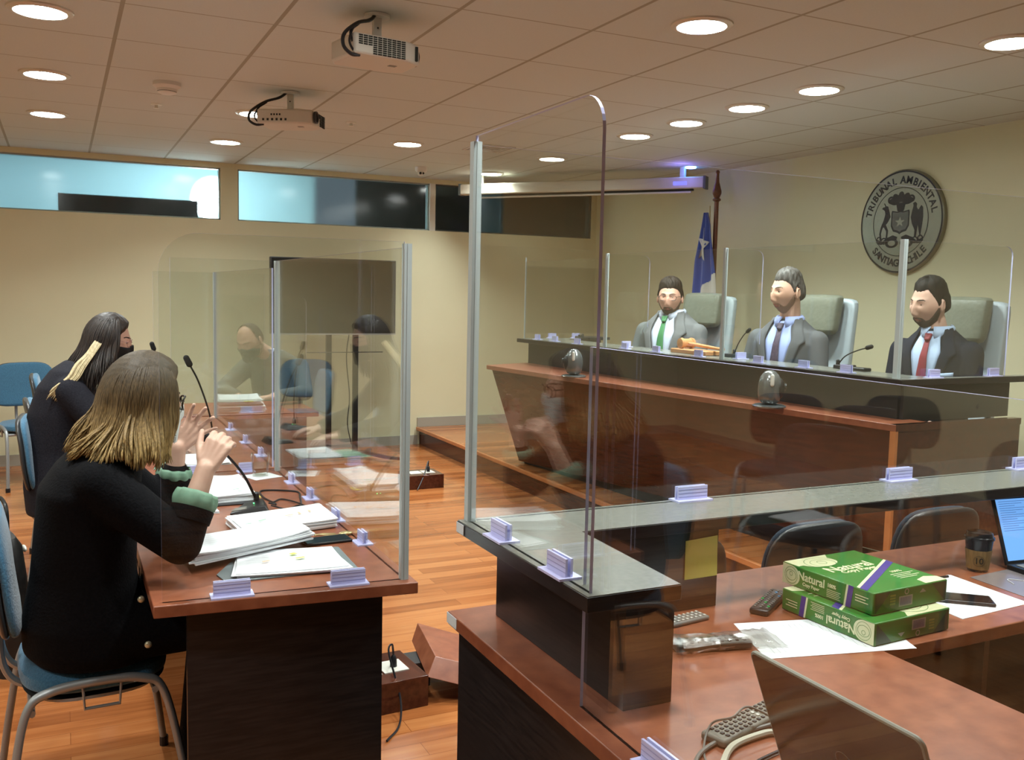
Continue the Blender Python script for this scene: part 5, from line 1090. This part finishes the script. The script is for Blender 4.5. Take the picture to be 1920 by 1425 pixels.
# ------------------------------------------------ long hair
def long_hair(t,T,g,mroot,locks,seed,ends,back,front,cover,n_seg=15,r0=.010,curl=.012,name='hair',th=.02,line=None,flip=0.,side=None):
    """a fitted cap of hair plus many falling locks; ends(a)-> (z drop target, outward)"""
    rg=np.random.default_rng(seed); a=azim(g)
    L=line or ([0,20,40,60,80,95,120,180],[.078,.070,.050,.020,-.03,-.09,-.10,-.10])
    h=g[...,2]-np.interp(a,L[0],L[1]); n=grid_normals(g)
    cap=shell('hair_cap',g,np.minimum(h*2,th*1.9+.008),.05,mroot,t,T,noise=.0008)
    M=MB(); Ti=T.inverted()
    for k in range(locks):
        az=rg.uniform(cover[0],180)*rg.choice((-1,1)); el=rg.uniform(.0,1)
        # start on the cap at this azimuth
        sa=math.radians(az); zz=.117-.125*el**1.15; rr=math.sqrt(max(0,1-(zz/.122)**2))
        st=Vector((.098*rr*math.cos(sa)*.95,.080*rr*math.sin(sa),zz))*1.0; outv=Vector((math.cos(sa),math.sin(sa),0))
        st=st+outv*(th*.6)+Vector((0,0,th*.3 if zz>.08 else 0))
        tipz,rad=ends(abs(az),rg); ph=rg.uniform(0,6.28); am=curl; jit=rg.uniform(-.007,.007); jt2=rg.uniform(-.006,.006); pts=[]
        wid=Vector((.100*math.cos(sa),.084*math.sin(sa),0))
        for i in range(n_seg+1):
            u=i/n_seg
            z=st.z+(tipz-st.z)*u
            if z>-.02: 
                q=math.sqrt(max(0,1-(min(z,.118)/.124)**2)); base=wid*q+outv*(th*(1.0-.3*el))
            else: base=wid*(1.0)+outv*(th*(1-.3*el)+rad*ss(-.02,tipz,z))
            w=u*u
            wv=math.sin(az/180*9.4+u*8.5)*curl*w+math.sin(az/180*31+u*11)*curl*.35*w; lay=math.sin(az/180*47)*.005*w
            p=Vector((base.x,base.y,z))+outv*(wv+lay+jit*w+flip*max(0,u-.72)**1.4)+Vector((-math.sin(sa),math.cos(sa),0))*(math.cos(az/180*12+u*7)*curl*.8*w+jt2*w)
            pts.append(T@p)
        r=[r0*(.55+.45*min(1,4*i/n_seg)) for i in range(n_seg+1)]; r[-3]*=.85; r[-2]=r0*.6; r[-1]=r0*.1
        M.tube(pts,r,6,flat=.45)
    return M.build(name,mroot,t,ang=180)
def ombre(name,T_root,stops):
    """hair colour changing along its length (world height), as dyed"""
    m=mat(name,(.1,.06,.03),.58,spec=.35); n,l,b=NT(m); ge=n.new('ShaderNodeNewGeometry'); sp=n.new('ShaderNodeSeparateXYZ'); l.new(ge.outputs['Position'],sp.inputs[0])
    no=n.new('ShaderNodeTexNoise'); no.inputs['Scale'].default_value=1; mp=n.new('ShaderNodeMapping'); mp.inputs['Scale'].default_value=(130,130,9); l.new(ge.outputs['Position'],mp.inputs[0]); l.new(mp.outputs[0],no.inputs['Vector'])
    z=mathn(n,l,'MULTIPLY_ADD',no.outputs['Fac'],.10,mathn(n,l,'ADD',sp.outputs[2],-.05))
    mr=n.new('ShaderNodeMapRange'); mr.inputs[1].default_value=stops[0][0]; mr.inputs[2].default_value=stops[-1][0]; l.new(z,mr.inputs[0])
    cr=n.new('ShaderNodeValToRGB'); e=cr.color_ramp.elements; lo,hi=stops[0][0],stops[-1][0]
    e[0].color=(*stops[0][1],1); e[1].color=(*stops[-1][1],1)
    for zz,c in stops[1:-1]: x=e.new((zz-lo)/(hi-lo)); x.color=(*c,1)
    l.new(mr.outputs[0],cr.inputs[0])
    n2=n.new('ShaderNodeTexNoise'); n2.inputs['Scale'].default_value=1; m3=n.new('ShaderNodeMapping'); m3.inputs['Scale'].default_value=(300,300,12); l.new(ge.outputs['Position'],m3.inputs[0]); l.new(m3.outputs[0],n2.inputs['Vector'])
    mm=n.new('ShaderNodeMixRGB'); mm.blend_type='MULTIPLY'; mm.inputs[0].default_value=1; l.new(cr.outputs[0],mm.inputs[1]); 
    c2=n.new('ShaderNodeValToRGB'); c2.color_ramp.elements[0].position=.35; c2.color_ramp.elements[1].position=.65; c2.color_ramp.elements[0].color=(.60,.60,.60,1); c2.color_ramp.elements[1].color=(1.2,1.2,1.2,1); l.new(n2.outputs['Fac'],c2.inputs[0]); l.new(c2.outputs[0],mm.inputs[2]); l.new(mm.outputs[0],b.inputs['Base Color']); return m
def mask_shell(t,T,g,m,pleat=False):
    z=g[...,2]; y=np.abs(g[...,1]); a=azim(g)
    h=np.minimum(np.minimum(-.012+.30*0*y-z+(.018*np.clip(1-y/.03,0,1)),z+.112),.062-y); h=np.where(g[...,0]>.0,h,-1)
    n_=grid_normals(g); 
    g2=g.copy(); g2[...,0]=np.where((g[...,0]>0)&(y<.03),np.maximum(g[...,0],.094+.016*np.clip(1-y/.03,0,1)-.10*np.abs(z+.05)*.25),g[...,0])
    o=shell('face_mask',g2,h*3,.007,m,t,T,base=.001,inner=None)
    st=MB()
    for s in (-1,1):
        for z1 in (-.018,-.095): st.tube([T@Vector(p) for p in ((.055,s*.064,z1),(.02,s*.080,(z1-.006)*.7),(-.006,s*.088,-.006+z1*.1))],.0014,5)
    st.build('mask_strap',m,t); return o
# ------------------------------------------------ woman in the foreground
SK=skin('skin_rosy',(.60,.35,.26),(.66,.41,.31)); COAT=noisy('black_wool_coat',(.0018,.0018,.0024),(.004,.004,.0052),nscale=150,rough=.9,bump=.25,spec=.15); GRN=noisy('green_blouse',(.14,.25,.17),(.18,.30,.21),nscale=30,rough=.75,bump=.2)
t=empty('person',(0,2.9,.0),'woman with shoulder-length light brown hair and black coat, seated in the foreground','person')
def V(x,y,z): return Vector((x,y-2.9,z))
HT=HM(V(.210,2.87,1.238),R(14),R(10),0,1.0); g=head_grid(dict(b=.072,jaw=.30,nose=.024))
b=MB(); head_raw(b,g,HT); add_ears(b,HT); lids(b,HT,0)
F3=(1,0,0); S3=(0,1,0)
b.cap(V(.12,2.87,1.10),HT@Vector((-.02,0,-.05)),.05,.048,16)
core=[(V(.03,2.91,.57),.09,.13,F3,S3),(V(-.01,2.9,.70),.09,.12,F3,S3),(V(.03,2.89,.92),.09,.135,F3,S3),(V(.08,2.88,1.06),.07,.13,F3,S3),(V(.11,2.88,1.11),.05,.06,F3,S3)]
b.loft(core)
rs,re,rw=V(.085,2.73,1.03),V(.285,2.665,.862),V(.360,2.725,1.055); ls,le,lw=V(.10,3.03,1.03),V(.30,3.12,.84),V(.325,3.10,1.06)
b.cap(rs,re,.045,.038); b.cap(re,rw,.038,.027); b.cap(ls,le,.045,.038); b.cap(le,lw,.038,.027)
hand_prims(b,rw,(.50,.25,.82),(-.35,-.92,.25),(-.45,.1,.9),curl=(.55,.75,.45),spread=.08,s=.98,thumb=(1.0,.3))
hand_prims(b,lw,(.62,.05,.70),(.1,.95,.1),(-.7,.1,.7),curl=(.25,.25,.2),spread=.30,s=.95,thumb=(.8,.1))
for s,yy in ((-1,2.82),(1,2.98)): b.cap(V(.06,yy,.605),V(.44,yy,.59),.060,.052); b.cap(V(.44,yy,.59),V(.36,yy,.10),.05,.035); b.cap(V(.35,yy,.05),V(.47,yy,.035),.035,.028)
b.build('body',SK,t,remesh=.0042,sm=2,smf=.5)
c=MB(); c.loft([(V(.08,2.92,.500),.165,.185,F3,S3),(V(.06,2.92,.54),.18,.205,F3,S3),(V(.045,2.91,.62),.165,.205,F3,S3),(V(.045,2.90,.75),.140,.19,F3,S3),(V(.055,2.885,.90),.135,.19,F3,S3),(V(.065,2.875,1.0),.135,.195,F3,S3),(V(.09,2.875,1.065),.115,.175,F3,S3),(V(.105,2.875,1.11),.085,.11,F3,S3),(V(.115,2.875,1.14),.06,.065,F3,S3)],n=40,sq=2.3)
c.cap(rs,re,.074,.058,20); c.cap(re,re+(rw-re)*.42,.058,.054,20); c.cap(ls,le,.075,.062,20); c.cap(le,le+(lw-le)*.55,.060,.055,20)
c.cap(V(.08,2.81,.595),V(.42,2.82,.59),.098,.086,18); c.cap(V(.08,2.98,.595),V(.42,2.98,.59),.098,.086,18)
c.build('coat',COAT,t,remesh=.008,sm=5,smf=.6)
for p,q in ((re+(rw-re)*.30,re+(rw-re)*.47),): MB().tube([p,q],[.060,.062],24,flat=.95).build('coat_cuff',COAT,t)
tr=MB()
for yy in (2.80,3.0): tr.cap(V(.42,yy,.56),V(.36,yy,.12),.075,.055); tr.cap(V(.35,yy,.045),V(.48,yy,.04),.045,.035)
tr.build('trousers',COAT,t,remesh=.012,sm=2)
def ruffle(p,q,r,name='blouse_cuff'):
    p=Vector(p);q=Vector(q);d=(q-p).normalized(); a=d.cross(Vector((0,1,0))).normalized(); b_=d.cross(a); rows=[]
    for i in range(7):
        u=i/6; rr=r*(1+.10*u); rows.append([p+(q-p)*u+(a*math.cos(w)+b_*math.sin(w))*(rr+.010*math.sin(math.pi*u)+.004*u*math.sin(9*w+u*2)) for w in np.linspace(0,2*PI,61)])
    return MB().grid(rows).build(name,GRN,t,solid=.002,ang=80)
ruffle(re+(rw-re)*.40,re+(rw-re)*.68,.048); ruffle(le+(lw-le)*.50,le+(lw-le)*.70,.042)
MB().loft([(V(.115,2.875,1.10),.075,.085,F3,S3),(V(.135,2.872,1.13),.058,.062,F3,S3),(V(.145,2.87,1.15),.052,.056,F3,S3)],n=24).build('blouse_collar',GRN,t)
for x,z in ((.185,.70),(.20,.575)): MB().ell(V(x,2.72 if z>.6 else 2.70,z),(.010,.007,.010),16,10).build('coat_button',mat('gold_button',(.62,.60,.42),.3,metal=.5),t)
H1=ombre('hair_light_brown',None,[(1.10,(.38,.255,.095)),(1.17,(.25,.16,.060)),(1.25,(.105,.066,.027)),(1.33,(.060,.041,.021)),(1.40,(.058,.042,.024))])
def ends1(a,rg):
    z=np.interp(a,[60,90,130,180],[-.165,-.168,-.165,-.165])+(0.02 if rg.uniform()<.25 else 0)*rg.uniform(0,2)+.012*math.sin(a/180*40)+rg.uniform(-.008,.012); return z,np.interp(a,[60,90,130,180],[-.005,.020,.036,.045])*rg.uniform(.55,1.05)
long_hair(t,HT,g,H1,1500,3,ends1,0,0,(58,),r0=.0052,curl=.013,th=.026,flip=.16,name='hair_locks')
face_parts(t,HT,g,brow=(.05,.033,.02)); M_mask=mat('white_mask',(.60,.64,.62),.8); mask_shell(t,HT,g,M_mask)
glasses(t,HT,mat('black_frame',(.008,.008,.008),.25),r=.0028,w=.026,hh=.020,x=.104)
# ------------------------------------------------ dark-haired woman behind
t=empty('person',(0,4.95,.0),'woman with long dark hair, blond streak and black mask, leaning over the second table','person')
def V(x,y,z): return Vector((x,y-4.95,z))
JK=noisy('charcoal_jacket',(.010,.010,.015),(.018,.018,.024),nscale=150,rough=.85,bump=.15,spec=.2)
HT=HM(V(.205,4.93,1.30),R(-8),R(14),0,1.0); g=head_grid(dict(b=.071,jaw=.30,nose=.024))
b=MB(); head_raw(b,g,HT); add_ears(b,HT); lids(b,HT,0)
b.cap(V(.10,4.95,1.17),HT@Vector((-.02,0,-.05)),.05,.048,16)
b.loft([(V(-.02,4.95,.52),.10,.15,F3,S3),(V(-.05,4.95,.75),.09,.12,F3,S3),(V(-.02,4.95,1.0),.09,.135,F3,S3),(V(.05,4.95,1.14),.07,.12,F3,S3)])
rs,re,rw=V(.03,4.79,1.07),V(.20,4.70,.86),V(.42,4.78,.80); ls,le,lw=V(.04,5.11,1.07),V(.22,5.16,.86),V(.45,5.08,.80)
for a_,b_,c_ in ((rs,re,rw),(ls,le,lw)): b.cap(a_,b_,.045,.036); b.cap(b_,c_,.036,.026); hand_prims(b,c_,(1,0,-.05),(0,0,1),(0,1 if a_.y<0 else -1,0),curl=(.3,.3,.2),s=.95)
for yy in (4.86,5.04): b.cap(V(.0,yy,.55),V(.42,yy,.57),.075,.055); b.cap(V(.42,yy,.57),V(.36,yy,.10),.05,.035); b.cap(V(.35,yy,.05),V(.47,yy,.035),.035,.028)
b.build('body',SK,t,remesh=.005,sm=2)
c=MB(); c.loft([(V(.0,4.95,.47),.17,.20,F3,S3),(V(-.01,4.95,.60),.17,.20,F3,S3),(V(-.015,4.95,.78),.155,.185,F3,S3),(V(-.005,4.95,.95),.15,.195,F3,S3),(V(.02,4.95,1.08),.13,.20,F3,S3),(V(.05,4.95,1.16),.10,.165,F3,S3),(V(.08,4.95,1.205),.065,.08,F3,S3)],n=40)
for a_,b_,c_ in ((rs,re,rw),(ls,le,lw)): c.cap(a_,b_,.074,.058,18); c.cap(b_,b_+(c_-b_)*.85,.056,.045,18)
for yy in (4.86,5.04): c.cap(V(.02,yy,.52),V(.36,yy,.55),.09,.08)
c.build('jacket',JK,t,remesh=.009,sm=5,smf=.6)
H2=noisy('hair_black_brown',(.012,.009,.008),(.035,.024,.018),scale=(1,1,.1),nscale=120,rough=.5); H3=noisy('hair_blond_streak',(.42,.34,.18),(.62,.52,.30),scale=(1,1,.1),nscale=120,rough=.45)
def ends2(a,rg):
    z=np.interp(a,[50,90,130,180],[-.13,-.22,-.32,-.32])+rg.uniform(-.03,.06); return z,np.interp(a,[50,80,110,180],[-.01,.05,.075,.06])*rg.uniform(.7,1.05)
long_hair(t,HT,g,H2,900,5,ends2,0,0,(62,),r0=.0055,curl=.014,th=.018,name='hair_locks')
st=MB(); rg=np.random.default_rng(2)
for k in range(34):
    o=rg.uniform(-.022,.022); f=rg.uniform(-.01,.01); pts=[(-.026+o*.8,-.086,.01),(-.050+o*.7,-.128,-.07),(-.075+o,-.162+f*.5,-.13),(-.090+o,-.190+f*.5,-.19),(-.120+o+f,-.203+f*.5,-.24),(-.150+o*1.2,-.205,-.285+rg.uniform(-.03,.02))]
    st.tube([HT@Vector(p) for p in bez(pts,4)],[.0012,.003]+[.0062]*17+[.004,.001],6,flat=.6)
st.build('blond_streak',H3,t,ang=180)
face_parts(t,HT,g,brow=(.02,.013,.01)); mask_shell(t,HT,g,mat('black_mask',(.010,.010,.011),.8)); glasses(t,HT,mat('rose_wire',(.45,.25,.22),.3,metal=.6),r=.0016,x=.103)
# ------------------------------------------------ bending man at the far table
t=empty('person',(1.42,7.12,.0),'balding man in a brown-grey suit and dark mask bending over papers at the farthest table','person')
def V(x,y,z): return Vector((x-1.42,y-7.12,z))
HT=HM(V(1.235,6.93,1.185),R(-135),R(30),0,1.06); g=head_grid(dict(b=.077,jaw=.22,nose=.026))
b=MB(); head_raw(b,g,HT); add_ears(b,HT); lids(b,HT,1.0)
b.cap(V(1.38,7.04,1.08),HT@Vector((-.02,0,-.05)),.058,.055,16)
fw=Vector((-.6,-.8,0)).normalized(); sd=Vector((.8,-.6,0)).normalized()
b.loft([(V(1.50,7.2,.50),.11,.15,fw,sd),(V(1.49,7.18,.75),.11,.14,fw,sd),(V(1.45,7.12,1.0),.10,.15,fw,sd),(V(1.42,7.08,1.08),.07,.11,fw,sd)])
rs,re,rw=V(1.27,7.20,.98),V(1.05,7.05,.82),V(1.12,6.72,.80); ls,le,lw=V(1.60,6.96,.98),V(1.58,6.70,.82),V(1.33,6.60,.81)
for a_,b_,c_,sgn in ((rs,re,rw,1),(ls,le,lw,-1)): b.cap(a_,b_,.048,.038); b.cap(b_,c_,.038,.028); hand_prims(b,c_,c_-b_,(0,0,1),sd*sgn,curl=(.4,.4,.3))
for k in (-1,1): q=sd*.1*k; b.cap(V(1.48,7.18,.55)+q,V(1.28,6.95,.56)+q,.075,.06); b.cap(V(1.28,6.95,.56)+q,V(1.33,7.0,.08)+q,.055,.04)
b.build('body',S_A,t,remesh=.005,sm=2)
SuB=noisy('brown_grey_suit',(.085,.08,.065),(.105,.10,.085),nscale=150,rough=.85)
c=MB(); c.loft([(V(1.50,7.2,.47),.16,.19,fw,sd),(V(1.49,7.18,.70),.15,.19,fw,sd),(V(1.46,7.13,.93),.14,.205,fw,sd),(V(1.43,7.09,1.05),.12,.19,fw,sd),(V(1.40,7.06,1.11),.08,.11,fw,sd)],n=36)
for a_,b_,c_ in ((rs,re,rw),(ls,le,lw)): c.cap(a_,b_,.074,.058,18); c.cap(b_,b_+(c_-b_)*.85,.056,.045,18)
for k in (-1,1): q=sd*.1*k; c.cap(V(1.48,7.18,.55)+q,V(1.28,6.95,.56)+q,.088,.075); c.cap(V(1.28,6.95,.56)+q,V(1.33,7.0,.08)+q,.07,.055)
c.build('suit',SuB,t,remesh=.010,sm=5,smf=.6)
MB().loft([(V(1.405,7.06,1.07),.078,.088,fw,sd),(V(1.375,7.03,1.12),.066,.070,fw,sd)],n=24).build('shirt_collar',Sh_w,t)
hair_short(t,HT,g,B_dk,lambda g,a:.006+0*a,([0,60,75,84,92,103,118,140,180],[.3,.3,.06,-.01,.02,.03,-.035,-.05,-.06]),noise=.0006)
face_parts(t,HT,g,brow=(.06,.045,.03)); mask_shell(t,HT,g,mat('dark_grey_mask',(.05,.055,.05),.8))
